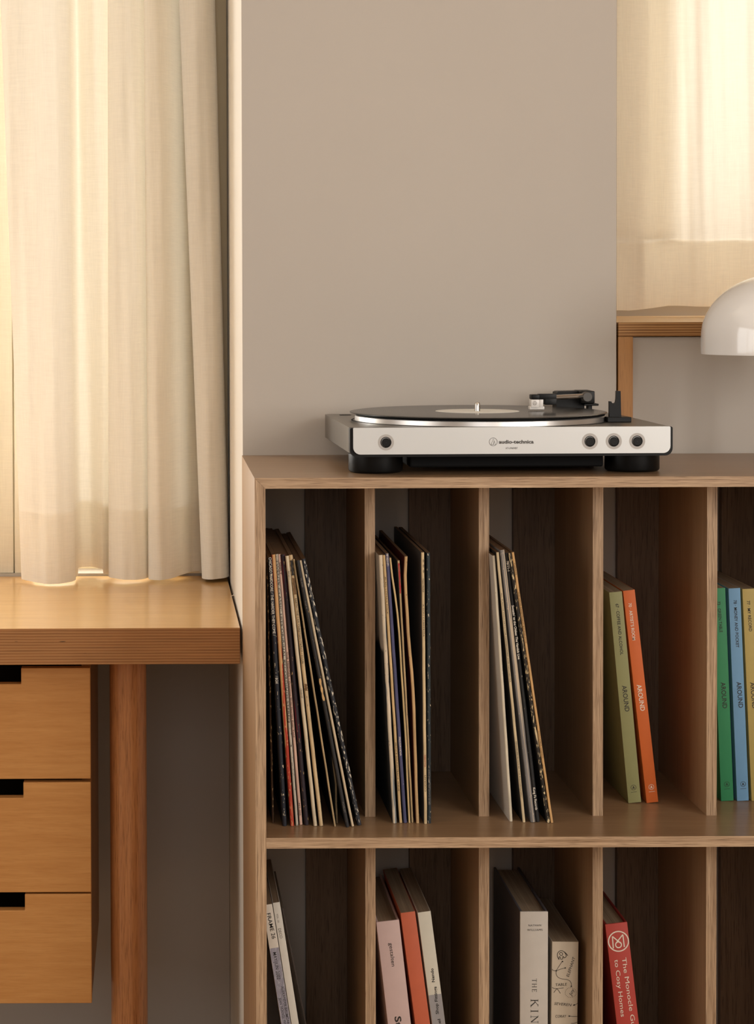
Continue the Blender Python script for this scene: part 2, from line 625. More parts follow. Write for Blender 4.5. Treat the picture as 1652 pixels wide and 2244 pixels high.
w4 = struct(empty('window_4', (X1, -0.75, 0.9)))
fr = MB()
for y in (-0.75, -0.1, 0.55):
    fr.box(X1 + 0.06, X1 + 0.12, y, y + 0.05, 0.9, 2.4)
fr.box(X1 + 0.06, X1 + 0.12, -0.75, 0.6, 0.9, 0.95).box(X1 + 0.06, X1 + 0.12, -0.75, 0.6, 2.35, 2.4)
fr.build('frame', M_white, w4, w4.location)

w5 = struct(empty('window_5', (1.5, YB, 0.95)))
fr = MB()
for x in (1.5, 1.955, 2.41):
    fr.box(x, x + 0.04, YB - 0.12, YB - 0.06, 0.95, 2.45)
fr.box(1.5, 2.45, YB - 0.12, YB - 0.06, 0.95, 0.99).box(1.5, 2.45, YB - 0.12, YB - 0.06, 2.41, 2.45)
fr.build('frame', M_white, w5, w5.location)
w6 = struct(empty('fill_window', (-0.6, YB, 1.0)))  # opening added for the rear fill light
fr = MB()
for x in (-0.6, -0.07, 0.46):
    fr.box(x, x + 0.04, YB - 0.12, YB - 0.06, 1.0, 2.3)
fr.box(-0.6, 0.5, YB - 0.12, YB - 0.06, 1.0, 1.04).box(-0.6, 0.5, YB - 0.12, YB - 0.06, 2.26, 2.3)
fr.build('frame', M_white, w6, w6.location)

# ------------------------------------------------------------------ oak shelf
YF = 2.465
YD = 2.565
T = 0.0121
ZT = U(1100, 1045.5, YF).z               # top face
ZS = U(1100, 1834.5, YF).z               # top of the middle shelf
ZBOT = ZS - (ZT - T - ZS) - T            # top of the bottom shelf
XL = U(559, 1450, YF).x
XIN = XL + T
DIV = [U(799.5, 1450, YD).x + k * 0.13395 for k in range(6)]
XRI = DIV[-1] + 0.13395
XR = XRI + T
shelf = empty('oak_shelf', (XL, YF, 0))
tag(shelf, 'oak shelf of narrow upright compartments standing against the grey wall', 'shelf')
so = shelf.location
top = MB()
# mitred corner: the top board is a trapezoid in section
pts = [(XL, ZT), (XR, ZT), (XRI, ZT - T), (XIN, ZT - T)]
top.prism(pts, YF, YW)
for i, f in enumerate(top.f):
    pass
b = top.build('top_board', [M_oakx, M_oaktop], shelf, so)
for p in b.data.polygons:
    p.material_index = 1 if p.normal.z > 0.9 else 0
for nm, pts in (('side_board', [(XL, 0.0), (XL, ZT - 0.0002), (XIN, ZT - T - 0.0002), (XIN, 0.0)]),
                ('side_board', [(XR, 0.0), (XRI, 0.0), (XRI, ZT - T - 0.0002), (XR, ZT - 0.0002)])):
    b = MB().prism(pts, YF, YW).build(nm, [M_oakz, M_oakside], shelf, so)
    for p in b.data.polygons:
        p.material_index = 1 if abs(p.normal.x) > 0.9 else 0
for z in (ZS, ZBOT):
    b = MB().box(XIN, XRI, YF + 0.0003, YW, z - T, z).build('shelf_board', [M_oakx, M_oaktop], shelf, so)
    for p in b.data.polygons:
        p.material_index = 1 if abs(p.normal.z) > 0.9 else 0
MB().box(XIN, XRI, YF + 0.03, YF + 0.042, 0.0, ZBOT - T).build('plinth', M_oakx, shelf, so)
dm = {}
for (za, zb) in ((ZS, ZT - T), (ZBOT, ZS - T)):
    for x in DIV:
        b = MB().box(x, x + T, YD, YW - 0.001, za, zb).build('divider', [M_oakz, M_oakside], shelf, so)
        for p in b.data.polygons:
            p.material_index = 1 if abs(p.normal.x) > 0.9 else 0
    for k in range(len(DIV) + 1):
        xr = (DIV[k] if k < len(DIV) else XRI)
        MB().box(xr - 0.053, xr - 0.0002, YW - 0.014, YW - 0.001, za, zb).build('back_plank', M_oakback_shade, shelf, so)

# ------------------------------------------------------------------ text
def text_mesh(body, bold=0.0, shear=0.0, space=1.0):
    cu = bpy.data.curves.new('t', 'FONT')
    cu.body = body
    cu.size = 1.0
    cu.resolution_u = 3
    cu.offset = bold
    cu.shear = shear
    cu.space_character = space
    o = bpy.data.objects.new('t', cu)
    me = bpy.data.meshes.new_from_object(o)
    vs = [v.co.copy() for v in me.vertices]
    fs = [tuple(p.vertices) for p in me.polygons]
    bpy.data.objects.remove(o)
    bpy.data.meshes.remove(me)
    bpy.data.curves.remove(cu)
    return vs, fs


EPS = 0.00035


def place_text(name, parent, body, P0, P1, height, mat, bold=0.0, shear=0.0, space=1.0, caps=True):
    """flat print on a vertical plane (constant y) in the parent's local frame: centre line P0 -> P1"""
    vs, fs = text_mesh(body, bold, shear, space)
    u0, u1 = min(v.x for v in vs), max(v.x for v in vs)
    cap = 0.70
    P0, P1 = Vector(P0), Vector(P1)
    d = (P1 - P0)
    ln = d.length
    d.normalize()
    up = Vector((-d.z, 0, d.x))
    su, sv = ln / (u1 - u0), height / cap
    out = [P0 + d * ((v.x - u0) * su) + up * ((v.y - cap / 2) * sv) for v in vs]
    me = MB().add(out, fs)
    return me.build(name, mat, parent)


def ribbon(pts, w, y):
    """flat stroke of width w along points (x, z) on plane y"""
    n = len(pts)
    P = [Vector((p[0], p[1])) for p in pts]
    vs, fs = [], []
    for i in range(n):
        t = (P[min(i + 1, n - 1)] - P[max(i - 1, 0)])
        if t.length < 1e-9:
            t = Vector((1, 0))
        t.normalize()
        nn = Vector((-t.y, t.x)) * w / 2
        a, b = P[i] + nn, P[i] - nn
        vs += [(a.x, y, a.y), (b.x, y, b.y)]
    for i in range(n - 1):
        fs.append((2 * i, 2 * i + 1, 2 * i + 3, 2 * i + 2))
    return vs, fs


def ringpts(cx, cz, r, n=28, a0=0.0, a1=2 * math.pi, rz=None):
    rz = rz or r
    return [(cx + r * math.cos(a0 + (a1 - a0) * k / n), cz + rz * math.sin(a0 + (a1 - a0) * k / n)) for k in range(n + 1)]


M_ink = plain('black_ink', (42, 38, 34), 0.6)
M_inkw = plain('white_ink', (222, 212, 196), 0.6)
M_inkr = plain('red_ink', (160, 40, 40), 0.6)
M_inkg = plain('grey_ink', (120, 112, 104), 0.6)

# ------------------------------------------------------------------ vinyl records
def spine_local(o, px, py, y0):
    """point of the spine plane y0 seen at (px, py), in the local frame of o (tilted about y only)"""
    w = U(px, py, y0) - o.location
    a = o.rotation_euler.y
    # inverse of a rotation about y
    return Vector((w.x * math.cos(a) - w.z * math.sin(a), w.y, w.x * math.sin(a) + w.z * math.cos(a)))


def record(tl, tr, ty, bl, br, by, spine, cover, label, group, texts=(), bow=None, y0=None, depth=0.288, patches=(), edge=None):
    if y0 is None:
        y0 = min(2.55, max(2.512, UZ((bl + br) / 2, by, ZS).y))
    A, B = U(tl, ty, y0), U(bl, by, y0)
    Ar, Br = U(tr, ty, y0), U(br, by, y0)
    th = math.atan2(B.x - A.x, A.z - B.z)
    h = (A.z - ZS) / math.cos(th)
    w = max(0.0022, ((Ar.x - A.x) + (Br.x - B.x)) / 2 * math.cos(th))
    n = 14
    mb = MB()
    c = min(w * 0.32, 0.0016)
    sec = [(0, c), (c, 0), (w - c, 0), (w, c), (w, depth), (0, depth)]
    k = len(sec)
    vs = []
    for i in range(n + 1):
        t = i / n
        ox = 0.0
        if bow:
            for j in range(len(bow) - 1):
                (t0, b0), (t1, b1) = bow[j], bow[j + 1]
                if t0 <= t <= t1:
                    s = (t - t0) / (t1 - t0)
                    s = s * s * (3 - 2 * s)
                    ox = b0 + (b1 - b0) * s
        rnd = 0.00012 * math.sin(i * 2.3 + tl)
        for (x, y) in sec:
            vs.append((x + ox + rnd, y, h * t))
    mb.v = vs
    for i in range(n):
        for j in range(k):
            j2 = (j + 1) % k
            mb.f.append((i * k + j, i * k + j2, (i + 1) * k + j2, (i + 1) * k + j))
            mb.m.append(0 if j in (0, 1, 2) else 1)
    mb.f.append(tuple(range(k - 1, -1, -1)))
    mb.m.append(2)
    mb.f.append(tuple(n * k + j for j in range(k)))
    mb.m.append(2)
    o = mb.build('vinyl_record', [spine, cover, edge or M_sleeve_edge], smooth=50)
    o.location = (B.x, y0, ZS + 0.0002)
    o.rotation_euler = (0, -th, 0)
    tag(o, label, 'vinyl record', group)
    for tx in texts:
        body, f0, f1, mat = tx[:4]
        kw = tx[4] if len(tx) > 4 else {}
        up = kw.pop('up', False)
        hh = kw.pop('h', 0.62)
        side = kw.pop('side', 0.5)
        z0, z1 = h * (1 - f0), h * (1 - f1)
        if up:
            z0, z1 = z1, z0
        place_text('spine_title', o, body, (w * side, -EPS, z0), (w * side, -EPS, z1), w * hh, mat, **kw)
    for (f0, f1, xa, xb, mat) in patches:      # torn or differently printed stretches of the spine
        pts, m_ = [], 9
        for q in range(m_ + 1):
            f = f0 + (f1 - f0) * q / m_
            pts.append((w * xa + w * 0.10 * math.sin(q * 2.1 + tl), h * (1 - f)))
        for q in range(m_, -1, -1):
            f = f0 + (f1 - f0) * q / m_
            pts.append((w * xb + w * 0.12 * math.sin(q * 1.7 + br), h * (1 - f)))
        MB().prism(pts, -EPS, 0.0002).build('spine_patch', mat, o)
    return o


M_torn = plain('torn_board', (198, 160, 108), 0.8, var=0.1, vscale=200)
M_sleeve_edge = plain('sleeve_board_edge', (112, 84, 56), 0.8, var=0.2, vscale=200)
CV = {
    'black': plain('cover_black', (26, 24, 23), 0.5),
    'grey': plain('cover_grey', (70, 66, 62), 0.55),
    'white': plain('cover_white', (196, 186, 174), 0.5),
    'red': plain('cover_dark_red', (72, 26, 18), 0.5),
    'navy': plain('cover_navy', (36, 36, 52), 0.5),
    'brown': plain('cover_brown', (62, 46, 34), 0.6),
}


def coverart(name, up, low, split):
    m, nt, b = newmat(name)
    tc = nt.nodes.new('ShaderNodeTexCoord')
    sp = nt.nodes.new('ShaderNodeSeparateXYZ')
    nt.links.new(tc.outputs['Object'], sp.inputs[0])
    n = nt.nodes.new('ShaderNodeTexNoise')
    n.inputs['Scale'].default_value = 14
    nt.links.new(tc.outputs['Object'], n.inputs['Vector'])
    md = nt.nodes.new('ShaderNodeMath')
    md.operation = 'MULTIPLY_ADD'
    nt.links.new(n.outputs['Fac'], md.inputs[0])
    md.inputs[1].default_value = 0.10
    nt.links.new(sp.outputs['Z'], md.inputs[2])
    r = nt.nodes.new('ShaderNodeMapRange')
    r.inputs['From Min'].default_value = split + 0.045
    r.inputs['From Max'].default_value = split + 0.055
    nt.links.new(md.outputs[0], r.inputs['Value'])
    mx = nt.nodes.new('ShaderNodeMix')
    mx.data_type = 'RGBA'
    nt.links.new(r.outputs['Result'], mx.inputs[0])
    mx.inputs[6].default_value = (*lin(low), 1)
    mx.inputs[7].default_value = (*lin(up), 1)
    nt.links.new(mx.outputs[2], b.inputs['Base Color'])
    b.inputs['Roughness'].default_value = 0.5
    return m


CV['photo'] = coverart('cover_photograph', (176, 166, 152), (34, 38, 40), 0.20)
CREAM, TAN = (214, 196, 166), (196, 160, 112)
G1 = 'vinyl records leaning in the leftmost upper compartment'
G2 = 'vinyl records in the second upper compartment'
G3 = 'vinyl records leaning in the third upper compartment'


def sm(name, base, wear=CREAM, amt=0.2, seed=0, **k):
    return sleevemat(name, base, wear, amt, seed, **k)


record(583, 586.5, 1222, 596.5, 600.5, 1807, sm('spine_a', (70, 48, 32), TAN, 0.5, 1), CV['black'],
       'thin brown record sleeve hard against the left side board of the shelf', G1, y0=2.535)
record(587, 595, 1222, 619, 630, 1811, sm('spine_b', (36, 38, 46), CREAM, 0.35, 2), CV['black'],
       'black record sleeve with cream lettering, second from the left side board', G1,
       [('CHICAGO HARDCORE / THE HARDER THEY COME /', 0.0, 0.29, M_inkw), ('/ BOX', 0.44, 0.47, M_inkw)])
record(595, 602, 1216, 636.5, 646, 1811, sm('spine_c', (168, 58, 40), TAN, 0.5, 3, second=(200, 154, 104), sec_thr=0.47, sec_scale=(210, 60, 9)), CV['brown'],
       'record sleeve with a worn red and orange spine', G1)
record(603, 608, 1215, 648, 655, 1810, sm('spine_d', (186, 176, 160), (40, 36, 32), 0.42, 4), CV['black'],
       'record sleeve with white spine crowded with black print', G1,
       [('TWENTY CLASSIC HITS ORIGINAL RECORDINGS STEREO', 0.02, 0.62, M_ink, {'h': 0.7})])
record(608.5, 614.5, 1215, 656, 664, 1808, sm('spine_e', (206, 168, 148), (160, 120, 96), 0.12, 5), CV['black'],
       'record sleeve with a plain pale pink spine and small black titles', G1,
       [('SIMPLY', 0.03, 0.075, M_ink), ('THE MEDGES \u2022 Greatest Slide Stories Ever Told', 0.36, 0.675, M_ink, {'h': 0.5}),
        ('MT-205', 0.92, 0.965, M_ink, {'h': 0.5})])
record(615, 624, 1216, 667, 678, 1809, sm('spine_f', (46, 36, 42), TAN, 0.28, 6, second=(96, 34, 48), sec_thr=0.60, sec_scale=(260, 60, 22)), CV['black'],
       'thick record sleeve with a blackish purple spine', G1)
record(625, 632.5, 1219, 687, 695.5, 1811, sm('spine_g', (208, 192, 164), (150, 120, 84), 0.12, 7), CV['black'],
       'record sleeve with a blank ivory spine between the purple and the lettered ones', G1,
       [('WOLF 1', 0.055, 0.085, M_ink, {'h': 0.5}), ('CRASS-OF', 0.49, 0.525, M_ink, {'h': 0.45})])
record(633, 641, 1217, 700, 708.5, 1811, sm('spine_h', (204, 178, 138), (90, 66, 40), 0.22, 8), CV['brown'],
       'record sleeve with a tan spine and a line of brown capitals', G1,
       [('EARTH / THE CAN CHRISTIAN STRINGS \u2022 It\u2019s Life', 0.16, 0.40, M_ink, {'h': 0.55})],
       patches=[(0.02, 0.075, 0.15, 0.8, M_ink), (0.085, 0.145, 0.2, 0.85, M_sleeve_edge), (0.475, 0.50, 0.3, 0.9, M_sleeve_edge)])
record(641.5, 644.5, 1226, 732, 736.5, 1812, sm('spine_i', (170, 146, 110), (70, 50, 34), 0.3, 9), CV['black'],
       'thin tan sleeve leaning with a gap, left of the bulging one', G1)
record(645, 647.8, 1228, 737.2, 740, 1806, sm('spine_j', (160, 138, 106), (70, 50, 34), 0.2, 10), CV['grey'],
       'thin warped sleeve whose cover bulges to the right', G1, bow=[(0, 0.0), (0.18, 0.006), (0.5, 0.0125), (0.8, 0.004), (1, 0)], y0=2.533)
record(648.5, 655, 1229, 758, 767, 1814, sm('spine_k', (44, 43, 44), (190, 150, 100), 0.12, 11), CV['black'],
       'charcoal record sleeve with faint pale lettering and a torn tan patch', G1,
       [('VIL-6100', 0.065, 0.10, M_inkg, {'h': 0.5}), ('Trail 4', 0.15, 0.18, M_inkg, {'h': 0.5}), ('POISLEY', 0.905, 0.945, M_inkg, {'h': 0.5})], patches=[(0.442, 0.525, 0.2, 0.75, M_torn)])
record(655, 659.5, 1229, 770, 777, 1812, sm('spine_l', (200, 180, 150), (120, 96, 66), 0.08, 12), CV['black'],
       'record sleeve with a narrow plain cream spine beside the scuffed black one', G1)
record(660, 667, 1226, 783, 795, 1810, sm('spine_m', (44, 45, 50), (206, 196, 178), 0.62, 13), CV['black'],
       'rightmost record of the leftmost compartment, black with heavy white scuffing', G1)

record(829.5, 836, 1217, 861, 871.5, 1805, sm('spine_n', (206, 190, 166), (110, 108, 104), 0.3, 20, second=(120, 124, 124), sec_thr=0.56, sec_scale=(120, 60, 10)), CV['photo'],
       'record sleeve with grey and cream spine, leftmost in the second compartment', G2, depth=0.285)
record(838, 843.5, 1217, 875, 882, 1804, sm('spine_o', (196, 166, 120), (150, 110, 66), 0.2, 21), CV['black'],
       'record sleeve with an aged yellow tan spine and black capitals', G2,
       [('ALAN LOMAX FOLK', 0.08, 0.22, M_ink, {'h': 0.45}), ('PRINCE SOUNDTRACK WAVE', 0.70, 0.88, M_ink, {'h': 0.5})])
record(844.5, 851.5, 1214, 884.5, 892, 1804, sm('spine_p', (78, 78, 110), (190, 180, 168), 0.05, 22), CV['navy'],
       'record sleeve with a clean slate blue spine', G2,
       [('PIP-REX-071', 0.0, 0.045, M_inkw), ('PREZERVIDIA', 0.68, 0.75, M_inkw, {'h': 0.5})])
record(853, 856, 1223, 895.5, 900, 1804, sm('spine_q', (196, 170, 124), (90, 66, 40), 0.2, 23), CV['black'],
       'thin buff sleeve right of the blue spine', G2, bow=[(0, 0), (0.4, 0.003), (0.75, 0.004), (1, 0)])
record(871, 875, 1229, 901.5, 907, 1803, sm('spine_r', (176, 150, 112), (80, 56, 36), 0.2, 24), CV['grey'],
       'thin sleeve with charcoal front cover and red tip on its spine', G2, patches=[(0.01, 0.125, 0.2, 0.85, M_inkr)])
record(886.5, 892, 1220, 912, 919.5, 1805, sm('spine_s', (190, 156, 112), (110, 76, 46), 0.15, 25), CV['red'],
       'bent record sleeve with tan spine and dark red cover', G2, bow=[(0, 0), (0.5, 0.0015), (0.72, -0.0012), (0.9, -0.0022), (1, 0)])
record(923, 929.5, 1211, 929.5, 936, 1806, sm('spine_t', (206, 182, 142), (120, 90, 56), 0.1, 26), CV['grey'],
       'upright record sleeve with a pale yellow spine and three small stars', G2,
       [('* * *', 0.025, 0.075, M_ink, {'h': 0.9}), ('TEATRINI', 0.095, 0.145, M_ink, {'h': 0.5}), ('A SON CABRERIZA', 0.19, 0.31, M_ink, {'h': 0.45}),
        ('GRETTA', 0.745, 0.79, M_inkr, {'h': 0.5}), ('CODRAPI', 0.82, 0.88, M_ink, {'h': 0.5, 'up': True})])
record(934.5, 941.5, 1212, 936.7, 946, 1805, sm('spine_u', (46, 54, 58), (206, 190, 164), 0.42, 27), CV['black'],
       'upright dark teal record sleeve with chipped edges, rightmost in the second compartment', G2,
       [('MILES DAVIS EN CONCERT', 0.80, 0.93, M_inkg, {'h': 0.5, 'up': True})])

record(1079, 1084, 1218, 1117, 1125, 1801, sm('spine_v', (206, 194, 172), (150, 136, 116), 0.15, 30), CV['white'],
       'record sleeve with a blank white cover facing left', G3)
record(1087, 1092.5, 1211, 1145.5, 1152, 1803, sm('spine_w', (202, 182, 146), (110, 86, 56), 0.1, 31), CV['black'],
       'slim record sleeve with cream spine and tiny print beside the white cover', G3,
       [('ALL PURPOSE CONCERTO FOR HARPSICHORD AND ORCHESTRA', 0.15, 0.48, M_ink, {'h': 0.4}),
        ('RECORDED IN HI-FI BY THE PHILHARMONIC', 0.70, 0.90, M_ink, {'h': 0.4})])
M_poly = sm('spine_x', (128, 124, 122), (196, 180, 158), 0.2, 32, second=(190, 172, 148), sec_thr=0.58, sec_scale=(300, 60, 3), rough=0.18)
record(1095, 1105, 1206, 1163, 1174, 1803, M_poly, plain('clear_poly', (120, 116, 112), 0.15, spec=0.6),
       'record in a shiny clear plastic outer sleeve', G3)
record(1106, 1113, 1212, 1174.5, 1184.5, 1802, sm('spine_y', (38, 37, 37), CREAM, 0.12, 33), CV['black'],
       'black record sleeve with clear white lettering along its spine', G3,
       [('78771-1', 0.03, 0.068, M_inkw, {'h': 0.6, 'bold': 0.02}), ('Sweatin\u2019 to the Oldies: The Vandals Live', 0.195, 0.395, M_inkw, {'h': 0.6, 'bold': 0.015}),
        ('Kung Fu Records', 0.872, 0.955, M_inkw, {'h': 0.6, 'bold': 0.015})])
record(1114, 1120, 1213, 1198.5, 1206.5, 1804, sm('spine_z', (44, 38, 32), (206, 184, 142), 0.62, 34, second=(196, 174, 134), sec_thr=0.60, sec_scale=(200, 60, 22)), CV['black'],
       'black record sleeve with mottled cream wear beside the tan one', G3)
record(1121, 1126.5, 1211, 1207, 1212.5, 1804, sm('spine_za', (200, 158, 106), (130, 92, 54), 0.08, 35), CV['brown'],
       'rightmost record of the third compartment, with an orange tan spine', G3,
       [('CAPITOL', 0.04, 0.085, M_ink, {'h': 0.5}), ('THE LOUIS ARMSTRONG BANDELETTE', 0.145, 0.335, M_ink, {'h': 0.5}),
        ('COLUMBIA STEREO', 0.66, 0.76, M_ink, {'h': 0.4})])

# ------------------------------------------------------------------ books
M_page_shaded = wood('page_edges_shaded', (132, 114, 94), (172, 152, 126), (108, 90, 72), 'Y', 5, 900, 0.9, pore=0.4, spec=0.1)  # page tone darkened for the shade inside the compartments


def book(name, tl, tr, bl, br, y0, h, depth, cover, label, cat, group, floor, hard=True, tboard=0.0022, wmul=1.0, pages=None, side=None):
    """tl/tr: top corners of the spine in px; bl/br: two lower points of its left/right edges in px"""
    A, B = U(*tl, y0), U(*bl, y0)
    th = math.atan2(B.x - A.x, A.z - B.z)
    Ar = U(*tr, y0)
    w = (Ar - A).length * wmul
    zb = floor + 0.0002
    h = (A.z - zb) / math.cos(th)
    xb = A.x + h * math.sin(th)
    root = empty(name, (xb, y0, zb), (0, -th, 0))
    tag(root, label, cat, group)
    t = tboard if hard else 0.0006
    ov = 0.003 if hard else 0.0
    mb = MB()
    mb.box(0, w, 0, t, 0, h, 0, bev=min(t * 0.45, 0.0009))
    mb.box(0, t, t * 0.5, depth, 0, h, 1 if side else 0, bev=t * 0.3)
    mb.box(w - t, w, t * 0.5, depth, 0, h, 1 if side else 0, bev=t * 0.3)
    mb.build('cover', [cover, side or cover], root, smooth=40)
    MB().box(t, w - t, t, depth - ov, ov, h - ov).build('page_block', pages or M_page_shaded, root)
    return root, w, h


def bt(root, body, p0, p1, hpx, mat, **k):
    y0 = root.location.y
    a, b = spine_local(root, *p0, y0), spine_local(root, *p1, y0)
    a.y = b.y = -EPS
    return place_text('spine_title', root, body, a, b, hpx / F * y0, mat, **k)


def bstroke(root, strokes, wpx, mat, name='spine_drawing'):
    """hand-drawn strokes given in px on the spine"""
    y0 = root.location.y
    mb = MB()
    for si, st in enumerate(strokes):
        pts = [spine_local(root, *p, y0) for p in st]
        vs, fs = ribbon([(p.x, p.z) for p in pts], wpx / F * y0, -EPS - si * 0.00003)
        mb.add(vs, fs)
    o = mb.build(name, mat, root)
    o['kind'] = 'stuff'
    return o


def bmark(root, c, rpx, mat):
    """small ring mark with a capital A and a rule under it"""
    y0 = root.location.y
    p = spine_local(root, *c, y0)
    s = y0 / F
    mb = MB()
    vs, fs = ribbon(ringpts(p.x, p.z, rpx * s, 24), 0.7 * s, -EPS)
    mb.add(vs, fs)
    vs, fs = ribbon([(p.x - 6.5 * s, p.z - 10.5 * s), (p.x + 6.5 * s, p.z - 10.0 * s)], 0.7 * s, -EPS)
    mb.add(vs, fs)
    mb.build('publisher_mark', mat, root)
    place_text('publisher_mark', root, 'A', (p.x - 2.6 * s, -EPS * 1.1, p.z), (p.x + 2.6 * s, -EPS * 1.1, p.z), 6.0 * s, mat, bold=0.03)


def paper(name, col):
    return plain(name, col, 0.55, spec=0.3, var=0.03, vscale=60)


GA = 'coloured magazines in the upper right compartments'
YM = UZ(1405, 1760.5, ZS).y
o, w, h = book('magazine', (1334.5, 1298.5), (1362.4, 1294), (1377, 1761.8), (1406.5, 1759.6), YM, .25, 0.18, paper('paper_olive', (138, 136, 92)),
               'olive green magazine leaning left of the orange one', 'magazine', GA, ZS, hard=False)
bt(o, '67 \u00b7 COFFEE AND ALCOHOL', (1352, 1323), (1362.5, 1435), 6.6, M_ink, bold=0.010)
bt(o, 'AROUND', (1367.5, 1502), (1374.5, 1559), 10, M_ink, bold=0.010)
bmark(o, (1388, 1725.5), 5.6, M_ink)
o, w, h = book('magazine', (1365, 1295), (1390.6, 1291.9), (1417, 1760.7), (1444, 1759), YM, .25, 0.18, paper('paper_orange', (198, 98, 44)),
               'orange magazine with white lettering leaning beside the olive one', 'magazine', GA, ZS, hard=False)
bt(o, '70 \u00b7 ARTIST\u2019S ROOM', (1380, 1321.5), (1389, 1403), 6.6, M_inkw, bold=0.010)
bt(o, 'AROUND', (1400, 1500), (1408.5, 1557.5), 10, M_inkw, bold=0.010)
bmark(o, (1427, 1724.5), 5.6, M_inkw)
YG = UZ(1600, 1756, ZS).y
o, w, h = book('magazine', (1561.5, 1289.5), (1589, 1289), (1580, 1756.4), (1607.5, 1755.8), YG, .25, 0.18, paper('paper_green', (50, 126, 82)),
               'green magazine partly hidden by the upright divider', 'magazine', GA, ZS, hard=False)
bt(o, '73 \u00b7 GREEN TABLE', (1574.5, 1318), (1580, 1385.5), 6.6, M_ink, bold=0.010)
bt(o, 'AROUND', (1584, 1495), (1588.5, 1552), 10, M_ink, bold=0.010)
bmark(o, (1592.5, 1718.5), 5.6, M_ink)
o, w, h = book('magazine', (1596, 1289.7), (1621.8, 1289), (1615, 1756.4), (1642.6, 1756), YG, .25, 0.18, paper('paper_blue', (108, 150, 184)),
               'light blue magazine between the green and the yellow ones', 'magazine', GA, ZS, hard=False)
bt(o, '78 \u00b7 MONEY AND POCKET', (1610.5, 1315), (1616, 1419), 6.6, M_ink, bold=0.010)
bt(o, 'AROUND', (1618.5, 1494), (1623.5, 1551), 10, M_ink, bold=0.010)
bmark(o, (1628, 1718), 5.6, M_ink)
o, w, h = book('magazine', (1626.4, 1291), (1653.5, 1290), (1647, 1757), (1675, 1756), YG, .25, 0.18, paper('paper_yellow', (176, 156, 92)),
               'mustard yellow magazine at the right edge of the picture', 'magazine', GA, ZS, hard=False)
bt(o, '77 \u00b7 MY RECORD', (1639.5, 1316.5), (1644.5, 1383.5), 6.6, M_ink, bold=0.010)
bt(o, 'AROUND', (1648.5, 1495), (1653.5, 1552), 10, M_ink, bold=0.010)
bmark(o, (1661, 1718), 5.6, M_ink)

YL = 2.60
GB = 'books and magazines in the lower compartments'
P_white = paper('paper_warm_white', (206, 196, 182))
o, w, h = book('magazine', (575.5, 1984), (596, 1980), (615.5, 2240), (638, 2240), YL, .3, 0.20, P_white,
               'white and lilac grey magazine reading FRAME 26 at the lower left', 'magazine', GB, ZBOT, hard=False)
bt(o, 'FRAME 26', (588.5, 2001), (600.5, 2057), 8.6, M_ink, bold=0.004)
# printed lilac band on the lower part of the spine
pa = spine_local(o, 590.6, 2079, YL)
MB().box(0.0002, w - 0.0002, -EPS * 0.5, 0.0001, 0.001, pa.z).build('printed_band', sleevemat('lilac_print', (142, 138, 148), (164, 160, 168), 0.75, 40), o)
bt(o, 'MAY/JUN 2002', (601.5, 2086.5), (611, 2146), 7.6, M_ink, bold=0.003)
bt(o, 'ALEXANDER BAUMGARTEN', (618.5, 2161), (634, 2258), 5.6, M_ink, bold=0.003)
bt(o, 'JEAN NOUVEL  PHILIPPE', (613, 2186), (628, 2262), 5.6, M_ink, bold=0.003)
o, w, h = book('magazine', (597.3, 1979), (613, 1976.5), (638.7, 2244), (656.3, 2244), YL, .3, 0.20, paper('paper_offwhite', (208, 202, 190)),
               'slim off-white magazine leaning on the FRAME 26 magazine', 'magazine', GB, ZBOT, hard=False)
bt(o, 'VOL. 20', (607.5, 2002), (610.5, 2021.5), 3.6, M_inkg)
bt(o, 'DECO', (612.5, 2034.5), (616.5, 2056), 6.0, M_inkg)
o, w, h = book('magazine', (617, 1990), (620.5, 1990), (668, 2244), (672, 2244), YL + 0.03, .3, 0.17, paper('paper_dark_brown', (58, 46, 38)),
               'dark thin booklet behind the off-white magazine', 'magazine', GB, ZBOT, hard=False)

o, w, h = book('book', (824, 2021), (874.7, 2018.6), (849.5, 2244), (901, 2244), YL, .3, 0.21, paper('paper_pink', (196, 170, 164)),
               'thick pale pink book with gestalten on its spine', 'book', GB, ZBOT, hard=True, tboard=0.0026)
bt(o, 'gestalten', (856.5, 2066), (862.5, 2117.5), 8.2, M_ink)
bt(o, 'Stay', (871.5, 2227), (877, 2276), 14, M_ink, bold=0.02)
o, w, h = book('book', (877.4, 2001), (909.5, 1998), (909.9, 2244), (944, 2244), YL, .3, 0.20, paper('paper_coral', (190, 96, 66)),
               'coral orange book with a blank spine between pink and white ones', 'book', GB, ZBOT, hard=False)
o, w, h = book('book', (915, 2000), (943.5, 1996.7), (946.8, 2244), (975.6, 2244), YL, .3, 0.20, paper('paper_grey_white', (204, 198, 182)),
               'white and grey book with bold titles rising up its spine', 'book', GB, ZBOT, hard=False)
pa = spine_local(o, 941, 2181, YL)
MB().box(0.0002, w - 0.0002, -EPS * 0.5, 0.0001, 0.001, pa.z).build('printed_band', paper('paper_mid_grey', (150, 146, 146)), o)
bt(o, 'Nendo', (949.5, 2152), (946, 2122), 6.4, M_ink, bold=0.02)
bt(o, 'Shop Fittings', (958, 2222), (953, 2162), 6.4, M_ink, bold=0.02)
bt(o, 'Hotel', (966, 2266), (961.5, 2233), 6.4, M_ink, bold=0.02)

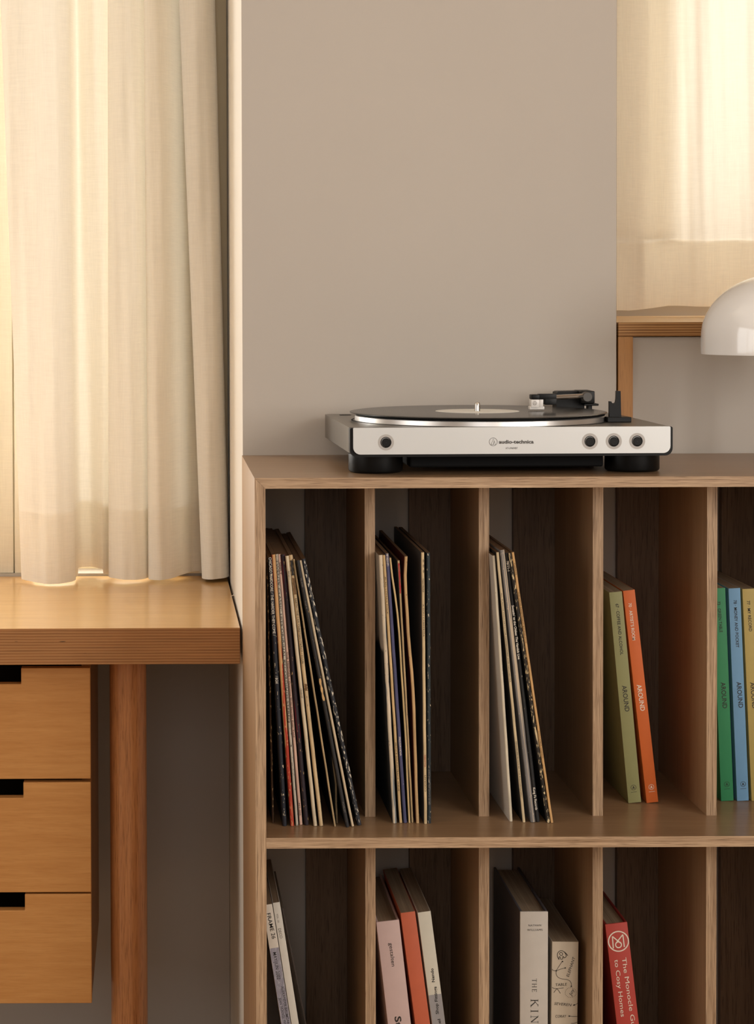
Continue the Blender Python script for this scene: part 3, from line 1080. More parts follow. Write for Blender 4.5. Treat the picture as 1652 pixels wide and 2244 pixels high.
o, w, h = book('book', (1139.5, 1997.6), (1201, 1996), (1139.0, 2244), (1201, 2244), YL, .3, 0.205, paper('paper_stone_white', (190, 182, 172)),
               'large upright white book with two small lines of print and a tall title', 'book', GB, ZBOT, hard=True, tboard=0.003,
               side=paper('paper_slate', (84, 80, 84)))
bt(o, 'NATHAN', (1157.8, 2027.8), (1185.5, 2027.5), 4.2, M_ink, space=1.2)
bt(o, 'WILLIAMS', (1155, 2037.6), (1188.5, 2037.4), 4.2, M_ink, space=1.2)


def serif(root, word, p0, p1, hpx, mat, stem=0.13, thin=0.055):
    """roman capitals with serifs, drawn as flat strokes, running p0 -> p1 on the spine"""
    G = {'T': (0.80, [((.40, 0), (.40, 1), 1), ((0, 1), (.80, 1), 0), ((.02, .84), (.02, 1), 0), ((.78, .84), (.78, 1), 0), ((.26, 0), (.54, 0), 0)]),
         'H': (0.95, [((.17, 0), (.17, 1), 1), ((.78, 0), (.78, 1), 1), ((.17, .5), (.78, .5), 0), ((.03, 0), (.31, 0), 0), ((.03, 1), (.31, 1), 0),
                      ((.64, 0), (.92, 0), 0), ((.64, 1), (.92, 1), 0)]),
         'E': (0.75, [((.17, 0), (.17, 1), 1), ((.03, 1), (.66, 1), 0), ((.17, .52), (.52, .52), 0), ((.03, 0), (.70, 0), 0), ((.66, .84), (.66, 1), 0), ((.70, 0), (.70, .18), 0), ((.52, .42), (.52, .62), 0)]),
         'K': (0.95, [((.17, 0), (.17, 1), 1), ((.17, .45), (.74, 1), 0), ((.36, .62), (.82, 0), 1), ((.03, 0), (.31, 0), 0), ((.03, 1), (.31, 1), 0), ((.60, 1), (.88, 1), 0), ((.68, 0), (.98, 0), 0)]),
         'I': (0.36, [((.18, 0), (.18, 1), 1), ((.04, 0), (.32, 0), 0), ((.04, 1), (.32, 1), 0)]),
         'N': (1.0, [((.18, 0), (.18, 1), 0), ((.18, 1), (.82, 0), 1), ((.82, 0), (.82, 1), 0), ((.04, 0), (.32, 0), 0), ((.04, 1), (.24, 1), 0), ((.68, 1), (.96, 1), 0)])}
    y0 = root.location.y
    a, b = spine_local(root, *p0, y0), spine_local(root, *p1, y0)
    d = (b - a)
    d.y = 0
    ln = d.length
    d.normalize()
    up = Vector((-d.z, 0, d.x))
    gap = 0.30
    tot = sum(G[c][0] for c in word) + gap * (len(word) - 1)
    s = ln / tot
    hh = hpx / F * y0
    x = 0
    mb = MB()
    for c in word:
        adv, st = G[c]
        for (p, q, k) in st:
            P = a + d * ((x + p[0]) * s) + up * ((p[1] - .5) * hh)
            Q = a + d * ((x + q[0]) * s) + up * ((q[1] - .5) * hh)
            vs, fs = ribbon([(P.x, P.z), (Q.x, Q.z)], (stem if k else thin) * hh, -EPS)
            mb.add(vs, fs)
        x += adv + gap
    return mb.build('spine_title', mat, root)


serif(o, 'THE', (1170.8, 2144.5), (1170.8, 2174), 9.6, M_ink)
serif(o, 'KIN', (1171, 2189), (1171, 2243), 15.5, M_ink)
o, w, h = book('book', (1210, 2063.5), (1267.5, 2062), (1207.5, 2244), (1265, 2244), YL, .3, 0.19, paper('paper_parchment', (186, 172, 152)),
               'cream book with hand-drawn doodles and handwriting on its spine', 'book', GB, ZBOT, hard=False)


def zp(x, y):
    """close-up px of the doodled spine -> photograph px"""
    return (1200 + x / 11.5625, 2050 + y / 11.567)


def arc(pts, n=6):
    P = [Vector((p[0], p[1])) for p in pts]
    out = []
    for i in range(len(P) - 1):
        p0, p1, p2, p3 = P[max(i - 1, 0)], P[i], P[i + 1], P[min(i + 2, len(P) - 1)]
        for k in range(n):
            t = k / n
            out.append(0.5 * ((2 * p1) + (-p0 + p2) * t + (2 * p0 - 5 * p1 + 4 * p2 - p3) * t * t + (-p0 + 3 * p1 - 3 * p2 + p3) * t ** 3))
    out.append(P[-1])
    return [zp(v.x, v.y) for v in out]


bstroke(o, [arc([(285, 610), (250, 540), (248, 460), (290, 400), (360, 385), (420, 420), (460, 480), (462, 540), (410, 565), (400, 530), (375, 545), (380, 590), (330, 600), (320, 550), (290, 540), (285, 610)]),
            arc([(300, 470), (310, 435), (350, 430), (375, 460), (365, 500), (330, 505), (300, 470)]),
            arc([(420, 410), (470, 460), (510, 510)])], 1.25, M_ink)
bstroke(o, [arc([(215, 890), (290, 770), (365, 660)]), arc([(215, 890), (330, 850), (445, 818)]), arc([(105, 850), (150, 888), (215, 893)]),
            arc([(215, 893), (215, 980), (260, 1055), (350, 1095), (480, 1115), (560, 1150), (597, 1220), (597, 1290)]),
            arc([(110, 1310), (160, 1338), (260, 1340), (400, 1325)]), arc([(235, 1345), (190, 1395), (155, 1445)]), arc([(235, 1345), (280, 1400), (320, 1465)]),
            arc([(650, 1765), (710, 1745), (755, 1710)]), arc([(540, 2040), (640, 2048), (750, 2048)]), arc([(590, 2225), (670, 2220), (745, 2190)])], 0.9, M_ink)
bstroke(o, [[zp(355, 655), zp(392, 662)], [zp(425, 828), zp(460, 815)], [zp(580, 1285), zp(615, 1290)], [zp(200, 893), zp(232, 893)], [zp(645, 1768), zp(690, 1752)], [zp(525, 2040), zp(565, 2042)]], 2.6, M_ink)
dots = []
for k in range(20):
    a = 2 * math.pi * k / 20
    cx, cy = 580 + 140 * math.cos(a), 1445 + 125 * math.sin(a)
    dots.append([zp(cx - 6, cy), zp(cx + 6, cy)])
bstroke(o, dots, 1.1, M_ink)
bt(o, 'ELEPHANT', zp(500, 1040), zp(668, 545), 6.2, M_ink, shear=0.1)
bt(o, 'TABLE', zp(195, 1250), zp(485, 1232), 6.0, M_ink, shear=0.1)
bt(o, 'Joy', zp(560, 1525), zp(640, 1350), 7.0, M_ink, shear=0.2)
bt(o, 'SEVEREN', zp(165, 1720), zp(605, 1760), 6.0, M_ink, shear=0.2)
bt(o, 'CORAY', zp(195, 2045), zp(470, 2045), 6.0, M_ink, shear=0.2)

o, w, h = book('book', (1325.6, 2026), (1373.5, 2015.8), (1351, 2244), (1404.8, 2244), YL, .3, 0.19, paper('paper_red', (172, 64, 54)),
               'red hardback book with a ringed monogram and white title', 'book', GB, ZBOT, hard=True, tboard=0.0026,
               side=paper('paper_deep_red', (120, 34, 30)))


def mp(x, y):
    return (1300 + x / 4.693, 1840 + y / 4.693)


c = spine_local(o, *mp(258, 1045), YL)
s = YL / F
mb = MB()
vs, fs = ribbon(ringpts(c.x, c.z, 22 * s, 40), 2.6 * s, -EPS)
mb.add(vs, fs)
mb.build('monogram', M_inkw, o)
loop = [mp(258 + 30 * math.cos(a), 1080 + 30 * math.sin(a)) for a in [k * 2 * math.pi / 24 for k in range(25)]]
bstroke(o, [[mp(205, 1118), mp(195, 995)], [mp(195, 995), mp(284, 1066)], [mp(302, 975), mp(232, 1064)], [mp(302, 975), mp(318, 1103)], loop], 2.4, M_inkw, 'monogram')
bt(o, 'The Monocle Guide', mp(315, 1212), mp(432, 2040), 9.6, M_inkw)
bt(o, 'to Cosy Homes', mp(238, 1232), mp(306, 1820), 9.6, M_inkw)

# ------------------------------------------------------------------ turntable
TTX, TTY = U(1122, 968, 2.49).x, 2.49
tt = empty('turntable', (TTX, TTY, ZT + 0.0002), (0, 0, R(0.9)))
tag(tt, 'silver and black turntable on top of the oak shelf', 'turntable')
M_tbody = plain('turntable_silver', (120, 114, 106), 0.30, metal=0.75, bump=0.02, bscale=2500)
M_tplate = plain('turntable_front_plate', (203, 204, 203), 0.36, metal=0.4, spec=0.5)
M_black = plain('black_plastic', (12, 11, 10), 0.42, spec=0.22)
M_blackm = plain('matt_black_plastic', (11, 10, 10), 0.7, spec=0.15)
M_alu = plain('spun_aluminium', (214, 210, 206), 0.34, metal=0.9)
M_chrome = plain('polished_steel', (214, 208, 200), 0.14, metal=1.0)
M_clear = plain('clear_grey_ring', (172, 168, 164), 0.3, spec=0.5)
M_cart = plain('cartridge_white', (216, 210, 204), 0.25, spec=0.5)
PB, PT_ = U(1120, 1001, TTY).z - ZT, U(1120, 936.5, TTY).z - ZT                 # bottom and top of the body
HW = 0.1845


def rrect(x0, x1, z0, z1, rb, rt, n=6):
    pts = []
    for (cx, cz, r, a) in ((x1 - rb, z0 + rb, rb, -90), (x1 - rt, z1 - rt, rt, 0), (x0 + rt, z1 - rt, rt, 90), (x0 + rb, z0 + rb, rb, 180)):
        for k in range(n + 1):
            an = R(a + 90 * k / n)
            pts.append((cx + r * math.cos(an), cz + r * math.sin(an)))
    return pts


MB().prism(rrect(-HW, HW, PB, PT_ - 0.0004, 0.0085, 0.002), 0.004, 0.018).build('front_surround', M_black, tt, smooth=40)
MB().prism(rrect(-HW + 0.0035, HW - 0.0035, PB + 0.0032, PT_, 0.0082, 0.0015), 0.0, 0.006).build('front_plate', M_tplate, tt, smooth=40)
# main body: silver shell over a black tray, rounded rear corners
pl = []
rr_ = 0.012
DB = 0.318
for (cx, cy, a) in ((HW - rr_, DB - rr_, 0), (-HW + rr_, DB - rr_, 90)):
    for k in range(7):
        an = R(a + 90 * k / 6)
        pl.append((cx + rr_ * math.cos(an), cy + rr_ * math.sin(an)))
pl = [(HW - 0.0012, 0.0175)] + pl + [(-HW + 0.0012, 0.0175)]
MB().prismz(pl, PB + 0.0036, PT_ - 0.0008).build('body_shell', M_tbody, tt, smooth=50)
sl = [(x * 0.978, 0.0176 + (y - 0.0176) * 0.98) for x, y in pl]
MB().prismz(sl, PB + 0.0008, PB + 0.0035).build('lower_tray', M_blackm, tt, smooth=50)
MB().box(-0.112, 0.112, 0.035, 0.225, 0.0065, PB + 0.0007, bev=0.002).build('underbody', M_blackm, tt)
for fy in (0.058, 0.262):
    for fx in ((-0.149, 0.1505) if fy < 0.1 else (-0.118, 0.118)):
        MB().lathe([(0.0001, 0.0), (0.0285, 0.0), (0.0305, 0.0012), (0.0315, 0.003), (0.0315, PB + 0.0005), (0.0001, PB + 0.0005)], (fx, fy, 0), 40).build('foot', M_black, tt, smooth=40)


def lx(px, y):
    return U(px, 968, TTY + y).x - TTX


def hz(py, y):
    return U(1120, py, TTY + y).z - (ZT + 0.0002)


ZK = hz(968, 0)
for px in (845, 1293, 1345.5, 1397):
    bx_ = lx(px, 0)
    MB().lathe([(0.0062, -0.0002), (0.0092, -0.0002), (0.0092, 0.0004), (0.0062, 0.0004), (0.0062, -0.0002)], (bx_, 0, ZK), 36, axis='Y').build('button_ring', M_clear, tt, smooth=40)
    MB().lathe([(0.0062, -0.00025), (0.0062, 0.0008), (0.0053, 0.0008), (0.0053, -0.00025), (0.0062, -0.00025)], (bx_, 0, ZK), 36, axis='Y').build('button_well', M_blackm, tt, smooth=40)
    MB().lathe([(0.0001, -0.0014), (0.0046, -0.0014), (0.0051, -0.0009), (0.0051, 0.0008)], (bx_ + 0.0002, 0, ZK - 0.0002), 30, axis='Y').build('button', M_black, tt, smooth=40)
# brand print on the front plate
cx = lx(1080.5, 0)
s = TTY / F
mb = MB()
for st, wd in ((ringpts(cx, ZK, 8.8 * s, 40), 0.75), ([(cx - 4.6 * s, ZK - 6.2 * s), (cx, ZK + 7 * s), (cx + 5.0 * s, ZK - 6.2 * s), (cx - 4.6 * s, ZK - 6.2 * s)], 0.75),
               ([(cx + 0.2 * s, ZK - 6.2 * s), (cx + 2.1 * s, ZK + 1.6 * s)], 0.7)):
    vs, fs = ribbon(st, wd * s, -EPS)
    mb.add(vs, fs)
M_print = plain('plate_print', (70, 66, 62), 0.5)
mb.build('brand_mark', M_print, tt)
place_text('brand_name', tt, 'audio-technica', (lx(1092.8, 0), -EPS, ZK + 0.0), (lx(1169.5, 0), -EPS, ZK + 0.0), 7.6 * s, M_print, bold=0.03)
place_text('model_name', tt, 'AT-LP60XBT', (lx(1107.5, 0), -EPS, hz(982.0, 0)), (lx(1134.5, 0), -EPS, hz(982.0, 0)), 3.9 * s, M_print)

# platter, mat and record
PCX, PCY, PR = lx(1055, 0.165), 0.165, 0.1545
ZREC = hz(900.3, 0.165)
MB().lathe([(0.0001, PT_ - 0.001), (PR - 0.004, PT_ - 0.001), (PR - 0.0036, PT_ - 0.0002), (PR - 0.0042, ZREC - 0.0050), (PR - 0.0052, ZREC - 0.0040), (0.0001, ZREC - 0.0040)],
           (PCX, PCY, 0), 128).build('platter', M_alu, tt, smooth=30)
MB().lathe([(PR - 0.0012, PT_ - 0.00079), (PR + 0.0005, PT_ - 0.00079), (PR + 0.0005, PT_ - 0.0005), (PR - 0.0012, PT_ - 0.0005), (PR - 0.0012, PT_ - 0.00079)],
           (PCX, PCY, 0), 96).build('platter_gap', M_blackm, tt, smooth=40)
MB().lathe([(0.0001, ZREC - 0.0039), (PR - 0.0055, ZREC - 0.0039), (PR - 0.0045, ZREC - 0.0022), (0.0001, ZREC - 0.0022)], (PCX, PCY, 0), 96).build('platter_mat', M_blackm, tt, smooth=30)
sp_t = hz(880.5, 0.165)
SPX = lx(1050.5, 0.165)
MB().lathe([(0.0033, ZREC - 0.002), (0.0033, sp_t - 0.002), (0.0026, sp_t - 0.0006), (0.0001, sp_t)], (SPX, PCY, 0), 24).build('spindle', M_chrome, tt, smooth=40)


def vinylmat():
    m, nt, b = newmat('vinyl_grooves')
    L = nt.links.new
    tc = nt.nodes.new('ShaderNodeTexCoord')
    w = nt.nodes.new('ShaderNodeTexWave')
    w.wave_type = 'RINGS'
    w.rings_direction = 'Z'
    w.inputs['Scale'].default_value = 120.0
    w.inputs['Distortion'].default_value = 0.5
    L(tc.outputs['Object'], w.inputs['Vector'])
    r = nt.nodes.new('ShaderNodeMapRange')
    r.inputs['To Min'].default_value = 0.19
    r.inputs['To Max'].default_value = 0.25
    L(w.outputs['Fac'], r.inputs['Value'])
    L(r.outputs['Result'], b.inputs['Roughness'])
    b.inputs['Base Color'].default_value = (*lin((20, 18, 17)), 1)
    b.inputs['Specular IOR Level'].default_value = 0.6
    return m


lp = empty('playing_record', (0, 0, 0))
lp.matrix_world = Matrix.Translation(Vector((TTX, TTY, ZT + 0.0002))) @ Matrix.Rotation(R(0.9), 4, 'Z') @ Matrix.Translation(Vector((SPX, PCY, ZREC - 0.0021)))
tag(lp, 'black vinyl record with a white label lying on the turntable platter', 'vinyl record')
MB().lathe([(0.0036, 0.0), (PR - 0.003, 0.0), (PR - 0.0004, 0.0006), (PR, 0.0011), (PR - 0.0004, 0.0016), (PR - 0.004, 0.0021), (0.052, 0.0019), (0.0036, 0.0021)], (0, 0, 0), 160).build('disc', vinylmat(), lp, smooth=60)
MB().lathe([(0.0037, 0.00212), (0.0505, 0.00212), (0.0505, 0.00195)], (0, 0, 0), 96).build('label', plain('record_label', (224, 222, 216), 0.6), lp, smooth=40)

# tonearm
ta = empty('tonearm', (0, 0, 0), parent=tt)
HY = 0.164
hx0, hx1 = lx(1167, HY), lx(1222, HY)
z1_, z2_ = hz(864.5, HY), hz(875, HY)
z3_ = hz(887, HY)
mb = MB()
mb.box(hx0, lx(1185, HY), HY - 0.008, HY + 0.008, z2_, z1_, bev=0.001)
mb.box(lx(1184, HY), hx1, HY - 0.007, HY + 0.007, z2_, z1_ + 0.0006, bev=0.0006)
mb.box(lx(1197, HY), hx1, HY - 0.007, HY + 0.007, z3_, z2_ + 0.001, bev=0.0006)
mb.build('headshell', M_black, ta, smooth=40)
c = MB()
c.box(lx(1166.5, HY), lx(1184, HY), HY - 0.0075, HY + 0.0075, ZREC + 0.0042, z2_ - 0.0001, bev=0.0005)
c.box(lx(1184, HY), lx(1193, HY), HY - 0.0065, HY + 0.0065, ZREC + 0.0042, z2_ - 0.0001, bev=0.0005)
c.box(lx(1163.5, HY), lx(1196, HY), HY - 0.006, HY + 0.006, ZREC + 0.0016, ZREC + 0.0056, bev=0.0008)
c.build('cartridge', M_cart, ta, smooth=40)
ccx, ccz = lx(1174, HY), (ZREC + 0.0042 + z2_) / 2 + 0.0005
mb = MB()
for st in (ringpts(ccx, ccz, 4.2 * s, 24), [(ccx - 2 * s, ccz - 2.6 * s), (ccx, ccz + 3 * s), (ccx + 2 * s, ccz - 2.6 * s)]):
    vs, fs = ribbon(st, 0.6 * s, HY - 0.0075 - EPS)
    mb.add(vs, fs)
mb.build('cartridge_mark', M_print, ta)
MB().tube([(lx(1180, HY), HY, ZREC + 0.0025), (lx(1181, HY), HY - 0.001, ZREC + 0.0002)], [0.0008, 0.0002], 8).build('stylus', M_chrome, ta, smooth=60)
PY_ = 0.272
MB().tube([(hx1 - 0.003, HY + 0.003, hz(872, HY)), (lx(1284, PY_ - 0.02), PY_ - 0.02, hz(868.5, PY_ - 0.02))], 0.0031, 14).build('arm_tube', M_chrome, ta, smooth=60)
mb = MB()
pz = lambda py: hz(py, PY_)
px_ = lambda p: lx(p, PY_)
mb.prism([(px_(1228), PT_ - 0.0006), (px_(1229), pz(861)), (px_(1233), pz(859)), (px_(1278), pz(858)), (px_(1290), pz(860)), (px_(1290), PT_ - 0.0006)], PY_ + 0.004, PY_ + 0.03)
mb.box(px_(1276), px_(1307), PY_ - 0.012, PY_ + 0.03, pz(884), pz(857), bev=0.0012)
mb.build('arm_base', M_black, ta, smooth=40)
MB().lathe([(0.0001, -0.004), (0.0055, -0.004), (0.0062, -0.003), (0.0062, 0.014), (0.0001, 0.014)], (px_(1286), PY_ - 0.022, pz(869)), 24, axis='Y').build('pivot_collar', plain('grey_plastic', (84, 80, 76), 0.4), ta, smooth=40)
MB().box(px_(1283), px_(1315), PY_ - 0.014, PY_ + 0.014, pz(889), pz(884.5), bev=0.0008).build('lift_plate', M_black, ta)
MB().box(px_(1296), px_(1304), PY_ - 0.004, PY_ + 0.01, PT_ - 0.0006, pz(889) + 0.0005).build('lift_post', M_black, ta)
RY = 0.108
rz_ = lambda py: hz(py, RY)
rx_ = lambda p: lx(p, RY)
MB().box(rx_(1331), rx_(1383.5), RY - 0.010, RY + 0.008, PT_ - 0.0006, rz_(914.5), bev=0.0006).build('rest_base', M_black, ta)
nb = [(rx_(1338), rz_(915)), (rx_(1338), rz_(880.5)), (rx_(1341.5), rz_(880.5))]
for k in range(7):
    an = R(180 + 180 * k / 6)
    nb.append((rx_(1347.3) + (rx_(1352) - rx_(1347.3)) * math.cos(an), rz_(881) + (rz_(881) - rz_(885)) * math.sin(an)))
nb += [(rx_(1352.8), rz_(876)), (rx_(1353.5), rz_(857.8)), (rx_(1362.5), rz_(857.8)), (rx_(1364), rz_(915))]
MB().prism(nb, RY - 0.003, RY + 0.003).build('arm_rest', M_black, ta)
# small holes in the deck
MB().lathe([(0.0001, PT_ - 0.00070), (0.0042, PT_ - 0.00070), (0.0042, PT_ - 0.0009)], (lx(823.5, 0.022), 0.022, 0), 24).build('deck_hole', M_blackm, tt)
MB().box(lx(752, 0.29), lx(776, 0.29), 0.283, 0.298, PT_ - 0.00085, PT_ - 0.0006).build('deck_slot', M_blackm, tt)

# ------------------------------------------------------------------ lamp
LY = 2.66
lc = U(1718, 775, LY)
lamp = empty('table_lamp', (lc.x, LY, ZT + 0.0002))
tag(lamp, 'white glossy dome table lamp at the right edge of the shelf top', 'lamp')
rimz = U(1600, 776, LY).z - lamp.location.z
topz = U(1718, 598, LY).z - lamp.location.z
ra = (1718 - 1540) / F * LY
prof = []
for k in range(25):
    a = R(90 * k / 24)
    prof.append((max(0.0005, ra * math.cos(a) ** 0.96), rimz + (topz - rimz) * (0.20 + 0.80 * math.sin(a) ** 0.98) if k else rimz + (topz - rimz) * 0.20))
outer = [(ra * 0.998, rimz), (ra, rimz + 0.003)] + prof
inner = [(max(0.0004, r - 0.003), h - (0.003 if h > rimz + (topz - rimz) * .3 else 0)) for r, h in reversed(prof)] + [(ra - 0.003, rimz)]
M_lamp = plain('opal_acrylic', (236, 234, 232), 0.12, spec=0.55, coat=0.6)
MB().lathe(outer + inner + [outer[0]], (0, 0, 0), 72).build('shade', M_lamp, lamp, smooth=50)
MB().lathe([(0.0001, 0.0), (0.031, 0.0), (0.032, 0.002), (0.031, 0.006), (0.014, 0.012), (0.008, 0.03), (0.0075, rimz), (0.0075, topz - 0.02), (0.0001, topz - 0.02)], (0, 0, 0), 40).build('stand', M_lamp, lamp, smooth=50)
MB().lathe([(0.0078, rimz + 0.02), (0.055, rimz + 0.02), (0.055, rimz + 0.023), (0.0078, rimz + 0.023)], (0, 0, 0), 48).build('diffuser', M_white, lamp, smooth=40)

# ------------------------------------------------------------------ ledge under the right window
lg = empty('window_ledge', (XB, YW, 0))
tag(lg, 'plywood ledge with upright board under the right-hand window', 'ledge')
LT = (737.5 - 706.3) / F * YW
b = MB().box(XB + 0.002, X1 - 0.002, YW + 0.0005, YR, LEDGE_Z - LT, LEDGE_Z, bev=0.0006).build('top_board', [M_plyedge2, M_ledge], lg, lg.location)
for p in b.data.polygons:
    p.material_index = 1 if abs(p.normal.z) > 0.9 else 0
ux = U(1387, 850, YW).x
MB().box(XB + 0.002, ux, YW + 0.001, YR, 0.0, LEDGE_Z - LT - 0.0004).build('upright_board', M_upright, lg, lg.location)
struct(MB().box(ux + 0.0006, X1, YW + 0.006, YW + 0.02, 0.0, LEDGE_Z - LT - 0.001).build('wall_panel', M_wall))

# ------------------------------------------------------------------ desk
DT = (1456 - 1376) / F * YW
desk = empty('plywood_desk', (-0.9, YW, 0))
tag(desk, 'thick plywood desk with a round wooden leg in the window niche', 'desk')
do = desk.location
b = MB().box(-1.6, XA - 0.0035, YW - 0.002, YN - 0.003, DZ - DT, DZ, bev=0.0007).build('desk_top', [M_plyedge, M_birch], desk, do)
for p in b.data.polygons:
    p.material_index = 1 if abs(p.normal.z) > 0.9 else 0
LEGY = 2.915
for xx in (U(282, 1850, LEGY).x, -1.5):
    for yy in ((LEGY,) if xx > -1 else (LEGY, 3.28)):
        r_ = 40.5 / F * LEGY
        MB().lathe([(0.0001, 0), (r_ * 0.96, 0), (r_, 0.004), (r_, DZ - DT - 0.0002), (0.0001, DZ - DT - 0.0002)], (xx, yy, 0), 40).build('leg', M_leg, desk, do, smooth=50)

# drawer pedestal hung under the desk
PY0 = 2.875
dp = empty('drawer_unit', (U(100, 1700, PY0).x, PY0, 0))
tag(dp, 'birch drawer unit with three notched drawers hung under the desk', 'drawer unit')
po = dp.location
xr = U(199.5, 1850, PY0).x
xl = xr - 0.30
pzt = DZ - DT - 0.0003
zbs = [(U(100, 1464, PY0).z, U(100, 1707, PY0).z), (U(100, 1714.5, PY0).z, U(100, 1955.5, PY0).z), (U(100, 1959.5, PY0).z, U(100, 2199, PY0).z)]
pyb = PY0 + 0.37
zlow = zbs[-1][1] + 0.006
M_pedside = wood('birch_pedestal_side', (150, 98, 48), (168, 114, 60), (128, 80, 38), 'Z', 9, 120, 0.5, pore=0.3)
MB().box(xr - 0.012, xr, PY0 + 0.019, pyb, zlow, pzt).build('side_board', M_pedside, dp, po)
MB().box(xl, xl + 0.012, PY0 + 0.019, pyb, zlow, pzt).build('side_board', M_pedside, dp, po)
MB().box(xl + 0.012, xr - 0.012, PY0 + 0.03, pyb, zlow, zlow + 0.012).build('bottom_board', M_pedside, dp, po)
MB().box(xl + 0.012, xr - 0.012, pyb - 0.012, pyb, zlow + 0.012, pzt).build('back_board', M_pedside, dp, po)
xc_ = (xl + xr) / 2
for i, (zt, zb) in enumerate(zbs):
    nx = U((47.5, 51, 53)[i], 1700, PY0).x
    nd = (35, 34, 36)[i] / F * PY0
    nl = 2 * xc_ - nx
    d = empty('drawer', (0, 0, 0), parent=dp)
    pts = [(xl, zb), (xr, zb), (xr, zt), (nx, zt), (nx, zt - nd), (nl, zt - nd), (nl, zt), (xl, zt)]
    pts = [(p[0] - po.x, p[1]) for p in pts]
    o = MB().prism(pts, 0.0, 0.018).build('drawer_front', M_drawer, d)
    bv = o.modifiers.new('soft_edges', 'BEVEL')
    bv.width = 0.001
    bv.segments = 2
    bv.limit_method = 'ANGLE'
    bx = MB()
    a0, a1 = xl + 0.016 - po.x, xr - 0.016 - po.x
    bx.box(a0, a1, 0.0185, 0.33, zb + 0.012, zb + 0.018)
    bx.box(a0, a0 + 0.01, 0.0185, 0.33, zb + 0.018, zt - nd - 0.006).box(a1 - 0.01, a1, 0.0185, 0.33, zb + 0.018, zt - nd - 0.006)
    bx.box(a0 + 0.01, a1 - 0.01, 0.32, 0.33, zb + 0.018, zt - nd - 0.006)
    bx.build('drawer_box', M_drawer_in, d)

# a loose white thread in the gap at the desk's right end
th_ = [U(505, 1307, 3.0), U(508, 1311, 3.0), U(512, 1315, 3.0), U(516, 1321, 3.0)]
p0 = UZ(505, 1309, DZ)
tp = [p0 + Vector((0, 0, 0.001)), p0 + Vector((0.004, -0.006, 0.004)), p0 + Vector((0.008, -0.016, 0.003)), p0 + Vector((0.0105, -0.028, 0.0005))]
tag(MB().tube(tp, 0.0005, 6).build('thread', M_white, smooth=60), 'loose white thread on the desk by the wall', 'thread')

# ------------------------------------------------------------------ curtains
def crom(P, t):
    n = len(P) - 1
    i = min(int(t * n), n - 1)
    u = t * n - i
    p0, p1, p2, p3 = P[max(i - 1, 0)], P[i], P[i + 1], P[min(i + 2, n)]
    return tuple(0.5 * ((2 * b) + (-a + c) * u + (2 * a - 5 * b + 4 * c - d) * u * u + (-a + 3 * b - 3 * c + d) * u ** 3) for a, b, c, d in zip(p0, p1, p2, p3))


def curtain_mesh(top, bot, pyt, pyb, ybase, ztop, nu, nv, hem_px, wob=0.0, hemwave=None, pybase=0.0):
    """folds given in plan as (px, offset towards the room) at the top of the picture and at the hem"""
    vs, fs = [], []
    rnd = random.Random(5)
    ph = [rnd.uniform(0, 6.28) for _ in range(8)]
    for j in range(nv + 1):
        tj = j / nv
        for i in range(nu + 1):
            a = crom(top, i / nu)
            b = crom(bot, i / nu)
            zb = pyb + (hemwave(b[0]) if hemwave else 0)
            py = pyt + (zb - pyt) * tj
            s = (py - pybase) / (pyb - pybase)
            s = max(-0.5, s)
            px = a[0] + (b[0] - a[0]) * s
            off = a[1] + (b[1] - a[1]) * s
            w = U(px, py, ybase)
            off += wob * (math.sin(px * 0.11 + py * 0.004 + ph[0]) + 0.6 * math.sin(px * 0.23 - py * 0.007 + ph[1]) + 0.35 * math.sin(py * 0.02 + px * 0.09 + ph[2]))
            vs.append((w.x, ybase - off, w.z))
    for j in range(nv):
        for i in range(nu):
            a = j * (nu + 1) + i
            fs.append((a, a + 1, a + nu + 2, a + nu + 1))
    return vs, fs


M_lin = linen('cream_linen', (249, 243, 231), 0.085, (246, 238, 222))
M_hem = linen('thin_linen_facing', (240, 230, 212), 0.72, (246, 238, 222))
M_sheer = linen('sheer_linen', (238, 229, 213), 0.38, (244, 234, 216))
LTOP = [(3, .016), (30, .026), (70, .034), (110, .042), (135, .036), (152, .022), (153, -.004), (165, -.022), (188, -.012), (205, -.006), (226, -.010), (246, -.022), (236, .004), (250, .018), (280, .022), (304, .012), (318, -.012), (327, -.020), (315, .006), (330, .020), (355, .016), (376, -.006), (395, -.030), (405, -.034), (392, .004), (408, .020), (440, .022), (462, .010), (472, -.012), (470, -.03)]
LBOT = [(48, .010), (66, .024), (92, .036), (122, .044), (148, .038), (166, .020), (166, -.006), (176, -.030), (200, -.032), (216, -.020), (228, -.012), (248, -.026), (238, .004), (252, .018), (284, .022), (312, .014), (328, -.008), (338, -.020), (325, .006), (342, .022), (368, .018), (396, -.010), (424, -.032), (452, -.036), (442, .004), (456, .022), (480, .022), (498, .008), (503, -.010), (500, -.03)]
YC = 3.303
LTOP = [(p[0], p[1] * 1.35) for p in LTOP]
LBOT = [(p[0], p[1] * 1.35) for p in LBOT]


def lhem(px):
    if px < 170:
        return 8 + 3 * math.sin((px - 48) / 38)
    if px < 225:
        return -8
    return 3 + 5 * math.sin((px - 225) / 62) + (6 if px > 440 else 0)


ctl = empty('linen_curtain', (U(250, 1255, YC).x, YC, DZ))
tag(ctl, 'cream linen curtain gathered in folds over the desk', 'curtain')
vs, fs = curtain_mesh(LTOP, LBOT, -1180, 1258, YC, 2.4, 300, 150, 0, 0.0014, lhem)
MB().add(vs, fs).build('cloth', M_lin, ctl, ctl.location, smooth=80)
# turned-up hem: second layer just behind the first
L2T = [(p[0], p[1] - 0.003) for p in LTOP]
L2B = [(p[0], p[1] - 0.003) for p in LBOT]


